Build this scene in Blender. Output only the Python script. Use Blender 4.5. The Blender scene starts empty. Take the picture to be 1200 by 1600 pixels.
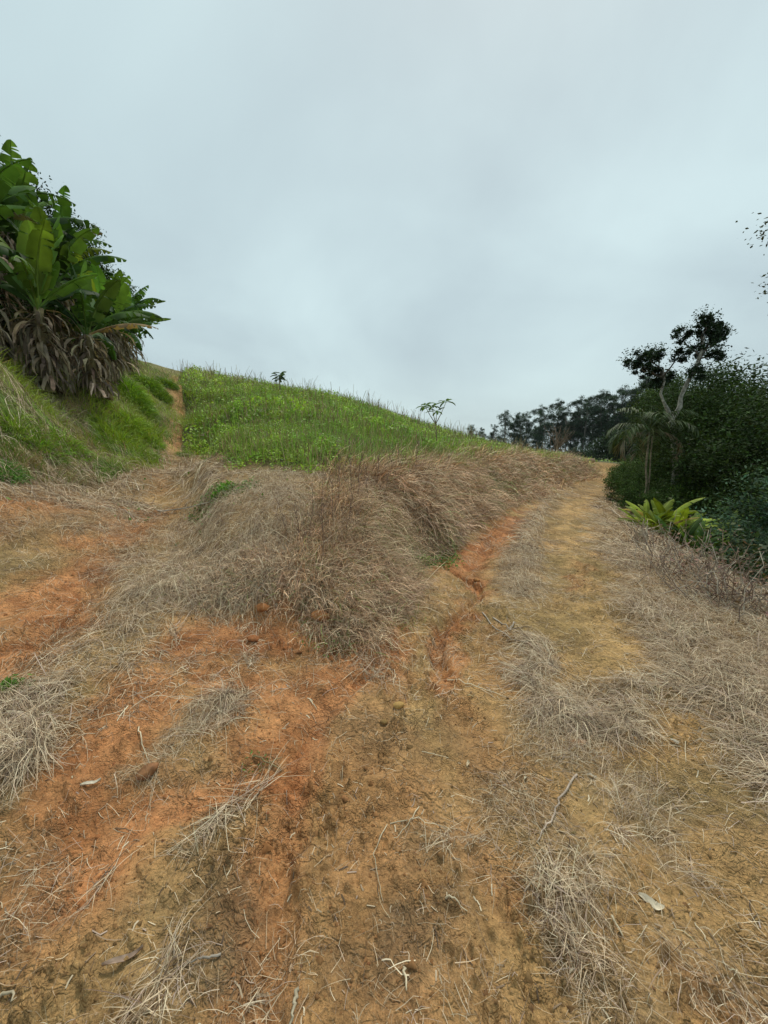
import bpy, math, random
import numpy as np
from mathutils import Vector, Matrix

random.seed(7)
RNG = np.random.default_rng(11)
SC = bpy.context.scene
COL = SC.collection
R = math.radians

# ------------------------------------------------------------------ camera
CAM_H = 1.70
cam_d = bpy.data.cameras.new("camera")
cam = bpy.data.objects.new("camera", cam_d)
COL.objects.link(cam)
cam.location = (0, 0, CAM_H)
cam.rotation_euler = (R(90 - 8.712), 0, 0)
cam_d.sensor_fit = 'VERTICAL'
cam_d.sensor_height = 24
cam_d.sensor_width = 18
cam_d.lens = 9.3
cam_d.clip_start = 0.05
cam_d.clip_end = 6000
SC.camera = cam

# ------------------------------------------------------------------ world: overcast sky
SUN_EL, SUN_AZ = 62, 20          # degrees; azimuth from +Y towards +X
w = bpy.data.worlds.new("World")
SC.world = w
w.use_nodes = True
nt = w.node_tree
for n in list(nt.nodes):
    nt.nodes.remove(n)
N = nt.nodes.new
L = nt.links.new
out = N('ShaderNodeOutputWorld')
mix = N('ShaderNodeMixShader')
sky = N('ShaderNodeTexSky')
sky.sky_type = 'NISHITA'
sky.sun_disc = False
sky.sun_elevation = R(SUN_EL)
sky.sun_rotation = R(SUN_AZ)
sky.air_density = 1.2
sky.dust_density = 3.0
bg1 = N('ShaderNodeBackground')
bg1.inputs['Strength'].default_value = 0.10
L(sky.outputs[0], bg1.inputs['Color'])
tc = N('ShaderNodeTexCoord')
sep = N('ShaderNodeSeparateXYZ')
L(tc.outputs['Generated'], sep.inputs[0])
def M(op, a, b=None, c=None):
    m = N('ShaderNodeMath'); m.operation = op
    for i, v in enumerate((a, b, c)):
        if v is None: continue
        if hasattr(v, 'default_value') or hasattr(v, 'links'): L(v, m.inputs[i])
        else: m.inputs[i].default_value = v
    return m.outputs[0]
zz = M('ADD', M('MAXIMUM', sep.outputs[2], 0.0), 0.42)
px = M('DIVIDE', sep.outputs[0], zz)
py = M('DIVIDE', sep.outputs[1], zz)
comb = N('ShaderNodeCombineXYZ')
L(px, comb.inputs[0]); L(py, comb.inputs[1])
n1 = N('ShaderNodeTexNoise')
n1.inputs['Scale'].default_value = 1.25
n1.inputs['Detail'].default_value = 5
n1.inputs['Roughness'].default_value = 0.5
n1.inputs['Distortion'].default_value = 0.35
mp = N('ShaderNodeMapping'); mp.inputs['Location'].default_value = (3.1, 1.4, 0)
L(comb.outputs[0], mp.inputs[0]); L(mp.outputs[0], n1.inputs['Vector'])
cr = N('ShaderNodeValToRGB')
e = cr.color_ramp.elements
e[0].position = 0.30; e[0].color = (0.340, 0.420, 0.445, 1)
e[1].position = 0.66; e[1].color = (0.462, 0.575, 0.585, 1)
L(n1.outputs[0], cr.inputs[0])
bg2 = N('ShaderNodeBackground')
bg2.inputs['Strength'].default_value = 1.0
L(cr.outputs[0], bg2.inputs['Color'])
mix.inputs[0].default_value = 0.90
L(bg1.outputs[0], mix.inputs[1]); L(bg2.outputs[0], mix.inputs[2])
L(mix.outputs[0], out.inputs[0])

sd = bpy.data.lights.new("sun", 'SUN')
sun = bpy.data.objects.new("sun", sd)
COL.objects.link(sun)
sd.energy = 1.5
sd.angle = R(11)
sd.color = (1.0, 0.94, 0.84)
sun.rotation_euler = (R(90 - SUN_EL), 0, R(180 - SUN_AZ))
sun.location = (0, 0, 30)

SC.view_settings.view_transform = 'Standard'
SC.view_settings.look = 'None'
SC.view_settings.exposure = 0.50
SC.view_settings.gamma = 1.0
SC.view_settings.use_curve_mapping = False
SC.cycles.use_denoising = True
SC.cycles.max_bounces = 5
SC.cycles.diffuse_bounces = 3
SC.cycles.transparent_max_bounces = 6


# ================================================================== TERRAIN FUNCTIONS
def _hash(ix, iy, seed):
    h = (ix.astype(np.int64) * 374761393 + iy.astype(np.int64) * 668265263 + seed * 974634777) & 0xffffffff
    h = ((h ^ (h >> 13)) * 1274126177) & 0xffffffff
    h = (h ^ (h >> 16)) & 0xffffffff
    return h / 4294967295.0

def vnoise(x, y, seed=0):
    x0 = np.floor(x); y0 = np.floor(y)
    fx = x - x0; fy = y - y0
    fx = fx * fx * (3 - 2 * fx); fy = fy * fy * (3 - 2 * fy)
    a = _hash(x0, y0, seed); b = _hash(x0 + 1, y0, seed)
    c = _hash(x0, y0 + 1, seed); d = _hash(x0 + 1, y0 + 1, seed)
    return (a + (b - a) * fx) * (1 - fy) + (c + (d - c) * fx) * fy

def fbm(x, y, octv=4, seed=0, gain=0.5):
    s = 0; a = 1; t = 0
    for i in range(octv):
        # rotate every octave, so that the lattice does not show
        ca, sa = math.cos(0.6 + i * 1.1), math.sin(0.6 + i * 1.1)
        s = s + a * vnoise((x * ca - y * sa) * 2 ** i + 17.3 * i, (x * sa + y * ca) * 2 ** i - 9.1 * i, seed + i * 13)
        t += a; a *= gain
    return s / t          # 0..1

def sstep(a, b, x):
    t = np.clip((x - a) / (b - a), 0, 1)
    return t * t * (3 - 2 * t)

class TPS:
    """thin plate surface through surveyed ground points"""
    def __init__(self, pts, lam=0.02):
        p = np.array(pts, float); self.p = p[:, :2]; n = len(p)
        K = self._k(self.p[:, None, 0] - self.p[None, :, 0], self.p[:, None, 1] - self.p[None, :, 1])
        K += lam * np.eye(n)
        Q = np.c_[np.ones(n), self.p]
        A = np.zeros((n + 3, n + 3)); A[:n, :n] = K; A[:n, n:] = Q; A[n:, :n] = Q.T
        self.w = np.linalg.solve(A, np.r_[p[:, 2], 0, 0, 0])
    @staticmethod
    def _k(dx, dy):
        r2 = dx * dx + dy * dy
        return 0.5 * r2 * np.log(r2 + 1e-9)
    def __call__(self, x, y):
        z = self.w[-3] + self.w[-2] * x + self.w[-1] * y
        for i in range(len(self.p)):
            z = z + self.w[i] * self._k(x - self.p[i, 0], y - self.p[i, 1])
        return z

def pline(x, y, pts):
    """distance to a polyline, and the same signed (positive on its left-hand side)"""
    best = np.full(np.shape(x), 1e9); sg = np.zeros(np.shape(x)); best_u = np.zeros(np.shape(x))
    acc = 0.0
    for i in range(len(pts) - 1):
        ax, ay = pts[i][:2]; bx, by = pts[i + 1][:2]
        dx, dy = bx - ax, by - ay; l2 = dx * dx + dy * dy + 1e-12
        t = np.clip(((x - ax) * dx + (y - ay) * dy) / l2, 0, 1)
        qx = x - (ax + t * dx); qy = y - (ay + t * dy)
        d = np.sqrt(qx * qx + qy * qy)
        s = np.sign(dx * (y - ay) - dy * (x - ax))
        m = d < best
        best = np.where(m, d, best); sg = np.where(m, s, sg)
        best_u = np.where(m, acc + t * math.sqrt(l2), best_u)
        acc += math.sqrt(l2)
    return best, best * sg, best_u

def inside(x, y, poly):
    c = np.zeros(np.shape(x), bool); n = len(poly)
    for i in range(n):
        ax, ay = poly[i][:2]; bx, by = poly[(i + 1) % n][:2]
        if ay == by: continue
        cond = ((ay > y) != (by > y)) & (x < (bx - ax) * (y - ay) / (by - ay) + ax)
        c ^= cond
    return c

def stroke(x, y, pts, wd, soft=0.6):
    """1 along a polyline, fading out over its width"""
    d = pline(x, y, pts)[0]
    return 1 - sstep(wd * (1 - soft), wd * (1 + soft), d)

# upper surface: the hill and the spur between the two tracks
HILL_PTS = [
    (-0.7, 3.45, 0.44), (-1.08, 3.6, 0.54), (-1.7, 3.75, 0.46), (-0.28, 4.2, 0.42), (-1.45, 4.4, 0.66), (-1.2, 4.9, 1.03), (-0.68, 5.2, 0.99), (-2.21, 5.2, 0.9),
    (-3.2, 6.6, 1.12), (-2.12, 6.6, 1.28), (0.0, 6.7, 1.09), (1.13, 8.8, 1.07), (3.21, 12.5, 1.12), (6.62, 18.0, 1.33), (11.6, 25.0, 1.19), (15.61, 30.0, 0.89),
    (-1.28, 8.0, 1.61), (-3.58, 9.0, 1.77), (0.7, 11.0, 1.58), (-2.05, 13.0, 2.61), (-5.51, 14.0, 2.9), (1.14, 18.0, 2.29), (4.91, 22.0, 1.6), (8.93, 28.0, 1.66),
    (-6.86, 22.0, 4.79), (-8.9, 19.0, 4.19), (-2.07, 22.0, 4.25), (-8.9, 18.0, 3.52), (-12.52, 25.0, 5.73),
    (-14.43, 30.0, 6.94), (-10.94, 32.0, 6.96), (-7.21, 33.0, 6.38), (-3.2, 34.0, 5.6), (0.0, 35.0, 4.8), (3.5, 37.0, 4.12), (7.62, 40.0, 2.77), (12.62, 44.0, 1.91), (18.39, 48.0, 1.25), (23.18, 50.0, 0.75),
    (-6.25, 12.5, 1.99), (-7.83, 15.5, 2.67), (-5.46, 10.2, 1.54), (-10.91, 22.0, 4.85), (-7.11, 13.0, 2.21),
    (-22, 45, 7.2), (-10, 50, 6.5), (5, 55, 3.0), (18, 62, 0.8), (30, 62, -0.5), (-30, 70, 5), (0, 80, 2), (35, 80, -1.5), (42, 45, -0.8),
    (-16, 32, 8.2), (-16, 22, 7.0), (-24, 30, 9.5), (-30, 45, 9),
]
# lower surface: the fork, the road and the ramp of the left track
LOW_PTS = [
    (-3, -4, 0), (3, -4, 0), (0, 0, 0), (-2.2, 0.8, 0.03), (2, 1, 0), (1, 3, 0), (3.2, 3, -0.02), (0.2, 2.6, 0.0), (-1.2, 1.6, 0.02),
    (-0.18, 2.6, 0.04), (2, 6, 0.0), (3.6, 9, 0.02), (5.5, 13.5, 0.0), (8.5, 19, 0.0), (13, 25, 0.0), (17, 31, -0.03), (24, 36, -0.3), (34, 40, -1.0), (45, 50, -2),
    (0.5, 5.2, 0.04), (2.2, 8.2, 0.05), (-2.2, -3, 0.1), (-5, 0, 0.5), (-4, 1.5, 0.35),
    (-1.41, 2.7, 0.15), (-1.59, 2.25, 0.15), (-2.76, 2.65, 0.18), (-3.01, 3.8, 0.31), (-2.06, 3.6, 0.38), (-3.73, 5.7, 0.73), (-4.31, 4.35, 0.67), (-4.57, 5.2, 0.99), (-5.01, 6.6, 1.12),
    (-4.61, 8.2, 1.24), (-5.46, 10.2, 1.54), (-5.77, 8.6, 1.56), (-5.13, 5.3, 1.3), (-8.9, 18.0, 3.52), (-12.52, 25.0, 5.73), (-7.11, 13.0, 2.21), (-6.35, 10.0, 1.94),
    (-6.75, 7.3, 3.26), (-6.82, 7.8, 2.72), (-7.55, 9.4, 3.05), (-7.17, 10.2, 3.01), (-7.72, 12.0, 2.91), (-8.89, 14.0, 4.31), (-11.28, 20.0, 5.7), (-14.13, 27.0, 6.78),
    (-6.25, 12.5, 1.99), (-7.83, 15.5, 2.67), (-10.91, 22.0, 4.85), (-6.16, 15.0, 2.64), (-8.44, 20.0, 4.32), (-10.88, 25.0, 5.81), (-13.03, 30.0, 6.99),
    (-5.88, 7.4, 1.87), (-5.77, 6.6, 1.86), (-9, 6, 3.3), (-12, 10, 4.7), (-14, 16, 6.0), (-18, 22, 8), (-24, 32, 9.5), (-22, 10, 6), (-12, 3, 3.8), (-14, -4, 4), (-30, 45, 9),
    (-8, 3, 2.0), (-7, -2, 1.3),
]
FOOT = [(21.5, 33.5), (18.579, 33.228), (11.835, 24.092), (7.013, 17.207), (3.835, 11.910), (2.289, 9.206), (1.382, 7.489), (0.821, 6.352), (0.413, 5.501), (0.301, 4.476), (0.143, 3.835),
        (-0.057, 3.315), (-0.203, 2.928), (-0.512, 2.965), (-0.899, 3.079), (-1.244, 3.164), (-1.541, 3.232), (-1.878, 3.571), (-2.449, 4.486), (-3.082, 5.546), (-3.907, 7.119), (-4.6, 8.0), (-5.2, 10.2)]
SPUR = FOOT + [(-8.8, 18), (-13, 26), (-20, 45), (-20, 90), (60, 90), (60, 60), (34, 40)]
EDGE = [(3.0, -8), (3.3, 0), (3.75, 3.6), (4.6, 5.9), (5.7, 9.0), (7.3, 12.6), (10.3, 17), (14.5, 22), (20.5, 28), (30, 33), (48, 40)]
LEFT_RUT = [(-0.55, -1.0), (-0.45, 0.9), (-0.30, 1.8), (0.05, 2.6), (0.5, 3.4), (0.95, 4.5), (1.5, 6.0), (2.55, 8.0), (4.2, 11.5), (6.2, 15.5), (9.2, 20.5), (13.2, 25.8), (17.2, 30.6)]
RIGHT_RUT = [(1.15, -1.0), (1.20, 1.0), (1.35, 2.2), (1.65, 3.4), (2.15, 4.8), (2.75, 6.4), (3.6, 8.5), (5.0, 11.4), (7.0, 15.2), (10.2, 20.2), (14.4, 25.2), (18.6, 29.8)]
RAMP = [(-2.9, 2.2), (-2.818, 3.048), (-3.032, 3.835), (-3.252, 4.855), (-3.959, 6.609), (-5.049, 9.312)]
FOOTPATH = [(-4.794, 8.832), (-6.329, 12.648), (-8.567, 17.453), (-9.465, 18.956), (-13.141, 26.135)]
RILLS = [  # (line, width, depth) of the water-cut channels
    ([(-0.191, 2.741), (-0.362, 2.413), (-0.448, 2.086), (-0.452, 1.795), (-0.445, 1.481), (-0.422, 1.205), (-0.395, 0.974)], 0.07, 0.045),
    ([(0.238, 3.486), (0.000, 3.073), (-0.189, 2.718)], 0.06, 0.04),
    ([(1.044, 5.436), (1.160, 5.129), (1.206, 4.718), (0.983, 4.309), (0.651, 3.825), (0.459, 3.341), (0.454, 2.903)], 0.06, 0.085),
    ([(0.849, 5.662), (1.054, 5.441), (1.524, 6.203), (2.229, 7.731)], 0.09, 0.04),
    ([(-0.528, 1.810), (-0.878, 1.783), (-1.119, 1.694), (-1.214, 1.512), (-1.215, 1.294)], 0.10, 0.03),
    ([(-2.685, 2.573), (-2.803, 3.093), (-3.005, 3.797)], 0.10, 0.03),
    ([(-0.319, 2.247), (-0.347, 1.916), (-0.320, 1.598)], 0.03, 0.02),
]
_hill = TPS(HILL_PTS); _low = TPS(LOW_PTS)

def spur_mask(x, y):
    d, _, _ = pline(x, y, FOOT)
    ins = inside(x, y, SPUR)
    sd_ = np.where(ins, d, -d)
    wob = (fbm(x * 1.3, y * 1.3, 2, 5) - 0.5) * 0.35
    dist = np.sqrt(x * x + y * y)
    wid = 0.36 + 0.062 * np.clip(dist, 0, 14) + 2.5 * sstep(7, 12, y) * sstep(-2.5, -4.5, x)
    return sstep(0.0, 1.0, (sd_ + wob * np.clip(dist / 6, .3, 1)) / wid), sd_

def base_height(x, y):
    x = np.asarray(x, float); y = np.asarray(y, float)
    r = np.sqrt(x * x + y * y)
    xc = x * np.minimum(1, 85 / np.maximum(r, 1e-6)); yc = y * np.minimum(1, 85 / np.maximum(r, 1e-6))
    lo = _low(xc, yc)
    hi = _hill(xc, yc)
    m, _ = spur_mask(x, y)
    z = lo + (np.maximum(hi, lo) - lo) * m
    _, se, _ = pline(x, y, EDGE)
    off = np.where(se < 0, -se, 0)
    z = z - 2.6 * sstep(0, 5.5, off) - 0.9 * sstep(5, 14, off) + 4 * sstep(14, 45, off) * (1 - sstep(60, 90, r))
    far = sstep(60, 84, r)
    z = z * (1 - far) + far * (-3.0)
    return z

def height(x, y):
    x = np.asarray(x, float); y = np.asarray(y, float)
    z = base_height(x, y)
    r = np.sqrt(x * x + y * y)
    near = 1 - sstep(10, 30, r)
    # wheel ruts, ramp, footpath
    for ln, wd, dp in ((LEFT_RUT, 0.24, 0.05), (RIGHT_RUT, 0.22, 0.045), (RAMP, 0.3, 0.05), (FOOTPATH, 0.25, 0.06)):
        d = pline(x, y, ln)[0]
        z = z - dp * np.exp(-(d / wd) ** 2)
    wx = (fbm(x * 5, y * 5, 3, 31) - 0.5) * 0.16; wy = (fbm(x * 5, y * 5, 3, 37) - 0.5) * 0.16
    nf = r < 16
    if np.any(nf):
        xs, ys = (x + wx)[nf] if x.ndim else x + wx, (y + wy)[nf] if y.ndim else y + wy
        cut = 0
        for ln, wd, dp in RILLS:
            d = pline(xs, ys, ln)[0]
            cut = cut + dp * np.exp(-(d / wd) ** 4)
        if x.ndim: z[nf] -= cut
        else: z = z - cut
    z = z + (fbm(x * 0.8, y * 0.8, 3, 3) - 0.5) * 0.16 * sstep(1.5, 6, r)
    z = z + (fbm(x * 3.1, y * 3.1, 4, 8) - 0.5) * 0.055
    f = fbm(x * 13, y * 13, 4, 9)
    z = z + (f - 0.5) * 0.036 * near
    clod = np.maximum(0, fbm(x * 26, y * 26, 3, 21) - 0.56)
    z = z + clod * 0.14 * near * (0.35 + sstep(0.45, 0.65, fbm(x * 1.7, y * 1.7, 2, 44)))
    return z
# ================================================================== END TERRAIN

# ------------------------------------------------------------------ helpers
def tag(o, label=None, cat=None, group=None, kind=None):
    if label: o['label'] = label
    if cat: o['category'] = cat
    if group: o['group'] = group
    if kind: o['kind'] = kind
    return o

def new_mesh(name, V, F, col=None, mat=None, parent=None, smooth=False, extra=None):
    """F: (n,3) or (n,4) array; col: (nverts,3)"""
    me = bpy.data.meshes.new(name)
    V = np.asarray(V, np.float32).reshape(-1, 3); F = np.asarray(F, np.int32)
    k = F.shape[1]
    me.vertices.add(len(V)); me.vertices.foreach_set('co', V.ravel())
    me.loops.add(F.size); me.loops.foreach_set('vertex_index', F.ravel())
    me.polygons.add(len(F))
    me.polygons.foreach_set('loop_start', np.arange(0, F.size, k, dtype=np.int32))
    me.polygons.foreach_set('loop_total', np.full(len(F), k, np.int32))
    if smooth: me.polygons.foreach_set('use_smooth', np.ones(len(F), bool))
    me.update(calc_edges=True)
    if col is not None:
        a = me.color_attributes.new('Col', 'FLOAT_COLOR', 'POINT')
        c = np.ones((len(V), 4), np.float32); c[:, :3] = col
        a.data.foreach_set('color', c.ravel())
    for nm, arr in (extra or {}).items():
        a = me.attributes.new(nm, 'FLOAT', 'POINT'); a.data.foreach_set('value', np.asarray(arr, np.float32))
    if mat: me.materials.append(mat)
    o = bpy.data.objects.new(name, me); COL.objects.link(o)
    if parent: o.parent = parent
    return o

def empty(name, loc, rz=0.0, sc=1.0):
    o = bpy.data.objects.new(name, None); COL.objects.link(o)
    o.location = loc; o.rotation_euler = (0, 0, rz); o.scale = (sc,) * 3
    o.empty_display_size = 0.2
    return o

def copy_tree(o, parent=None):
    c = o.copy(); COL.objects.link(c)
    if parent: c.parent = parent
    for ch in list(o.children): copy_tree(ch, c)
    return c

def gz(x, y):
    return float(height(np.array([x]), np.array([y]))[0])

def leaf_mat(name, rough=0.6, transl=0.0, var=0.35, scale=6.0, spec=0.3, tint=(1, 1, 1)):
    m = bpy.data.materials.new(name); m.use_nodes = True
    t = m.node_tree; b = t.nodes['Principled BSDF']
    at = t.nodes.new('ShaderNodeAttribute'); at.attribute_name = 'Col'
    no = t.nodes.new('ShaderNodeTexNoise'); no.inputs['Scale'].default_value = scale; no.inputs['Detail'].default_value = 4
    tcn = t.nodes.new('ShaderNodeTexCoord'); t.links.new(tcn.outputs['Object'], no.inputs['Vector'])
    mr = t.nodes.new('ShaderNodeMapRange'); mr.inputs[1].default_value = 0.3; mr.inputs[2].default_value = 0.7
    mr.inputs[3].default_value = 1 - var; mr.inputs[4].default_value = 1 + var
    t.links.new(no.outputs[0], mr.inputs[0])
    mx = t.nodes.new('ShaderNodeVectorMath'); mx.operation = 'SCALE'
    t.links.new(at.outputs['Color'], mx.inputs[0]); t.links.new(mr.outputs[0], mx.inputs['Scale'])
    t.links.new(mx.outputs[0], b.inputs['Base Color'])
    b.inputs['Roughness'].default_value = rough
    b.inputs['Specular IOR Level'].default_value = spec
    if transl > 0:
        tr = t.nodes.new('ShaderNodeBsdfTranslucent'); ms = t.nodes.new('ShaderNodeMixShader')
        sc2 = t.nodes.new('ShaderNodeVectorMath'); sc2.operation = 'MULTIPLY'; sc2.inputs[1].default_value = (1.3, 1.35, 0.6)
        t.links.new(mx.outputs[0], sc2.inputs[0]); t.links.new(sc2.outputs[0], tr.inputs['Color'])
        ms.inputs[0].default_value = transl
        t.links.new(b.outputs[0], ms.inputs[1]); t.links.new(tr.outputs[0], ms.inputs[2])
        t.links.new(ms.outputs[0], t.nodes['Material Output'].inputs['Surface'])
    return m

MAT_STRAW = leaf_mat('dry_straw', 0.75, 0.0, 0.25, 9, 0.25)
MAT_GRASS = leaf_mat('green_blades', 0.55, 0.25, 0.25, 5, 0.3)
MAT_LEAF = leaf_mat('tree_leaves', 0.75, 0.15, 0.25, 2.0, 0.08)
MAT_BANANA = leaf_mat('banana_leaf_skin', 0.6, 0.30, 0.35, 3.0, 0.16)
MAT_DEAD = leaf_mat('dead_leaf_skin', 0.85, 0.1, 0.45, 7.0, 0.15)
MAT_BARK = leaf_mat('bark', 0.9, 0.0, 0.5, 9.0, 0.15)

def tint(n, c, v=0.2, hue=0.08, rng=RNG):
    """n colours round c, uneven in value and a little in hue"""
    c = np.asarray(c, float)
    k = np.exp(rng.normal(0, v, (n, 1)))
    h = 1 + rng.normal(0, hue, (n, 3))
    return np.clip(c * k * h, 0.003, 0.9)

# ------------------------------------------------------------------ soil zones (world coordinates of the ground)
RED = [
    ([(-2.719, 2.609), (-2.790, 3.046), (-3.032, 3.835), (-3.157, 4.355)], 0.38, 1.0),
    ([(-3.458, 3.402), (-3.353, 3.683), (-3.355, 4.092)], 0.34, .9),
    ([(-4.659, 4.840), (-4.571, 5.200), (-4.501, 5.651), (-4.266, 6.095)], 0.42, .85),
    ([(-3.578, 4.812), (-3.457, 5.186), (-3.768, 6.208)], 0.38, .9),
    ([(-4.300, 7.603), (-5.301, 10.039)], 0.25, .5),
    ([(-5.713, 11.282), (-8.169, 16.601), (-9.235, 18.567), (-13.123, 26.179)], 0.16, .5),
    ([(-1.535, 2.980), (-1.294, 3.153), (-0.876, 3.204), (-0.536, 3.120), (-0.199, 2.862)], 0.30, 1.0),
    ([(-1.243, 2.647), (-0.871, 2.486), (-0.561, 2.456), (-0.606, 2.122)], 0.28, .9),
    ([(0.238, 3.486), (0.000, 3.073), (-0.212, 2.701), (-0.378, 2.382), (-0.451, 2.063), (-0.475, 1.794)], 0.13, 1.0),
    ([(-0.193, 2.781), (-0.465, 2.667), (-0.631, 2.387)], 0.16, .9),
    ([(-0.495, 1.811), (-0.722, 1.801), (-0.969, 1.770), (-1.119, 1.694), (-1.208, 1.525), (-1.206, 1.315)], 0.13, 1.0),
    ([(-1.661, 2.437), (-1.537, 2.110), (-1.540, 1.901), (-1.419, 1.640), (-1.273, 1.405)], 0.27, .9),
    ([(-0.475, 1.794), (-0.445, 1.481), (-0.421, 1.245), (-0.388, 1.017)], 0.17, .7),
    ([(0.436, 2.781), (0.486, 3.132), (0.627, 3.677), (0.983, 4.309), (1.202, 4.764), (1.080, 5.389), (0.849, 5.662)], 0.14, .9),
    ([(0.849, 5.662), (1.455, 6.264), (2.229, 7.731), (3.340, 9.972), (5.371, 13.782)], 0.30, 1.0),
    ([(0.450, 2.559), (0.601, 2.429)], 0.12, .5),
    ([(0.391, 1.488), (0.510, 1.334)], 0.12, .35),
    ([(1.019, 1.041), (1.135, 0.965)], 0.10, .4),
    ([(3.074, 6.055), (2.482, 4.840)], 0.10, .7),
    ([(-0.154, 2.156), (-0.064, 1.737), (0.000, 1.267), (-0.020, 0.973)], 0.30, .42),
    ([(0.183, 2.613), (0.561, 2.248), (0.610, 1.863)], 0.22, .38),
    ([(0.961, 3.507), (0.876, 2.790)], 0.2, .35),
]
YEL = [
    ([(0.205, 2.965), (0.249, 2.584), (0.206, 2.320)], 0.10, 1.6),
    ([(0.393, 3.859), (0.285, 3.319)], 0.09, .7),
    ([(1.198, 4.435), (1.848, 4.374), (2.182, 4.013)], 0.25, .6),
    ([(5.410, 11.634), (3.305, 6.880), (2.239, 4.195), (1.986, 3.296)], 0.13, .65),
    ([(-1.957, 2.843), (-2.158, 3.556), (-2.865, 4.471)], 0.28, .6),
    ([(1.814, 3.294), (1.949, 2.795)], 0.3, .4),
    ([(6.051, 14.334), (10.016, 20.674)], 0.2, .2),
    ([(3.245, 9.931), (5.664, 14.246), (9.594, 20.490), (14.895, 28.052)], 0.26, .9),
    ([(5.495, 11.692), (8.796, 17.218), (13.188, 23.686), (18.674, 31.803)], 0.26, .9),
    ([(1.936, 3.417), (1.754, 2.633)], 0.2, .4),
]
DARK = [
    ([(-0.695, 1.352), (-0.505, 1.245), (-0.505, 1.113)], 0.10, .45),
    ([(-0.154, 2.156), (0.081, 2.283), (0.375, 2.086), (0.564, 1.948)], 0.22, .3),
    ([(0.000, 1.149), (0.201, 1.312)], 0.16, .5),
]
STRAW = [  # (line, width, density)
    ([(-1.791, 3.964), (-2.397, 4.824), (-2.484, 5.639), (-1.593, 5.462)], 0.85, 1.5),
    ([(-1.231, 3.680), (-1.116, 4.527)], 0.7, 1.6),
    ([(-2.023, 3.550), (-2.120, 4.235)], 0.35, 1.0),
    ([(-5.375, 6.205), (-5.547, 7.703), (-5.587, 9.437)], 1.1, 1.5),
    ([(-4.984, 10.035), (-2.682, 7.617), (-1.698, 7.057)], 1.0, 1.6),
    ([(-4.009, 5.850), (-4.554, 7.030)], 0.5, .9),
    ([(-4.386, 4.600), (-4.165, 4.980), (-3.932, 5.335)], 0.38, .9),
    ([(-3.935, 4.147), (-3.675, 4.427)], 0.25, .6),
    ([(-3.296, 4.401), (-3.496, 5.051)], 0.22, .5),
    ([(-2.204, 2.918), (-2.044, 3.251), (-2.310, 4.061)], 0.35, .8),
    ([(-2.291, 2.426), (-1.911, 2.623)], 0.10, .8),
    ([(-2.393, 2.307), (-2.036, 2.000), (-1.928, 1.841)], 0.15, 2.2),
    ([(-1.727, 2.867), (-1.437, 2.768)], 0.10, .9),
    ([(-1.184, 2.000), (-1.176, 2.212), (-0.954, 2.353)], 0.11, 1.6),
    ([(-1.305, 1.795), (-1.170, 1.844)], 0.05, 1.0),
    ([(-0.790, 1.447), (-0.766, 1.586), (-0.662, 1.716)], 0.06, 1.0),
    ([(-1.153, 1.214), (-1.134, 1.319)], 0.03, .6),
    ([(-0.730, 0.973), (-0.690, 1.047), (-0.593, 1.112)], 0.08, .9),
    ([(-1.566, 1.438), (-1.351, 1.310), (-1.292, 1.136)], 0.10, .5),
    ([(-0.409, 1.017), (-0.300, 0.988)], 0.06, .5),
    ([(11.562, 22.034), (8.524, 17.844), (5.557, 13.141), (3.939, 10.260), (2.687, 7.228), (1.956, 5.315), (1.856, 4.690)], 0.38, 2.2),
    ([(1.342, 3.400), (1.217, 2.792), (1.185, 2.491)], 0.13, 1.3),
    ([(0.941, 2.304), (1.049, 2.086), (1.172, 1.898), (1.307, 1.737)], 0.17, 1.4),
    ([(0.919, 2.137), (1.286, 2.425), (1.798, 2.557)], 0.2, 1.3),
    ([(0.587, 1.783), (0.716, 1.608), (0.837, 1.486)], 0.16, .9),
    ([(0.824, 1.458), (0.653, 1.311), (0.638, 1.165), (0.688, 1.044), (0.699, 0.955)], 0.10, 1.3),
    ([(0.699, 0.955), (0.813, 1.012), (0.719, 1.146)], 0.10, 1.0),
    ([(0.115, 1.545), (0.349, 1.561), (0.643, 1.488)], 0.06, .6),
    ([(0.098, 1.267), (0.251, 1.312)], 0.05, .4),
    ([(1.223, 1.481), (1.292, 1.425)], 0.07, 1.0),
    ([(1.031, 1.143), (1.244, 1.038)], 0.15, .6),
    ([(0.220, 1.113), (0.330, 1.031)], 0.1, .35),
]
VERGE = [(2.35, -3), (2.20, 0.8), (1.661, 1.474), (1.822, 2.024), (1.891, 2.631), (2.129, 3.299), (2.457, 4.202), (3.348, 6.095), (4.959, 9.601), (8.442, 16.247), (14.288, 25.695), (20, 30.6)]
GREEN_PATCH = [
    ([(0.373, 5.602), (0.903, 6.036)], 0.28, 1.0),
    ([(-2.661, 6.069), (-2.231, 5.995)], 0.3, 1.0),
    ([(-2.408, 2.368), (-2.344, 2.390)], 0.05, .8),
    ([(-5.292, 7.405), (-5.300, 7.590)], 0.2, .6),
    ([(-0.578, 3.055), (-0.416, 3.013)], 0.10, .35),
    ([(1.227, 1.218), (1.252, 1.140)], 0.15, .25),
    ([(-0.700, 1.937), (-0.735, 1.837)], 0.05, .3),
]

def zones(x, y):
    wx = (fbm(x * 3.4, y * 3.4, 4, 61) - 0.5) * 0.55; wy = (fbm(x * 3.4, y * 3.4, 4, 67) - 0.5) * 0.55
    r = np.sqrt(x * x + y * y)
    k = np.clip(r / 4, 0.35, 1.2)
    X = x + wx * k; Y = y + wy * k
    def acc(lst):
        a = np.zeros_like(x)
        for ln, wd, s in lst: a = np.maximum(a, s * stroke(X, Y, ln, wd, 0.85))
        return a
    red = acc(RED); dark = acc(DARK)
    yel = acc(YEL) * (.25 + .95 * sstep(.35, .62, fbm(x * 3.3, y * 2.3, 4, 69)))
    return red, yel, dark

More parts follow.
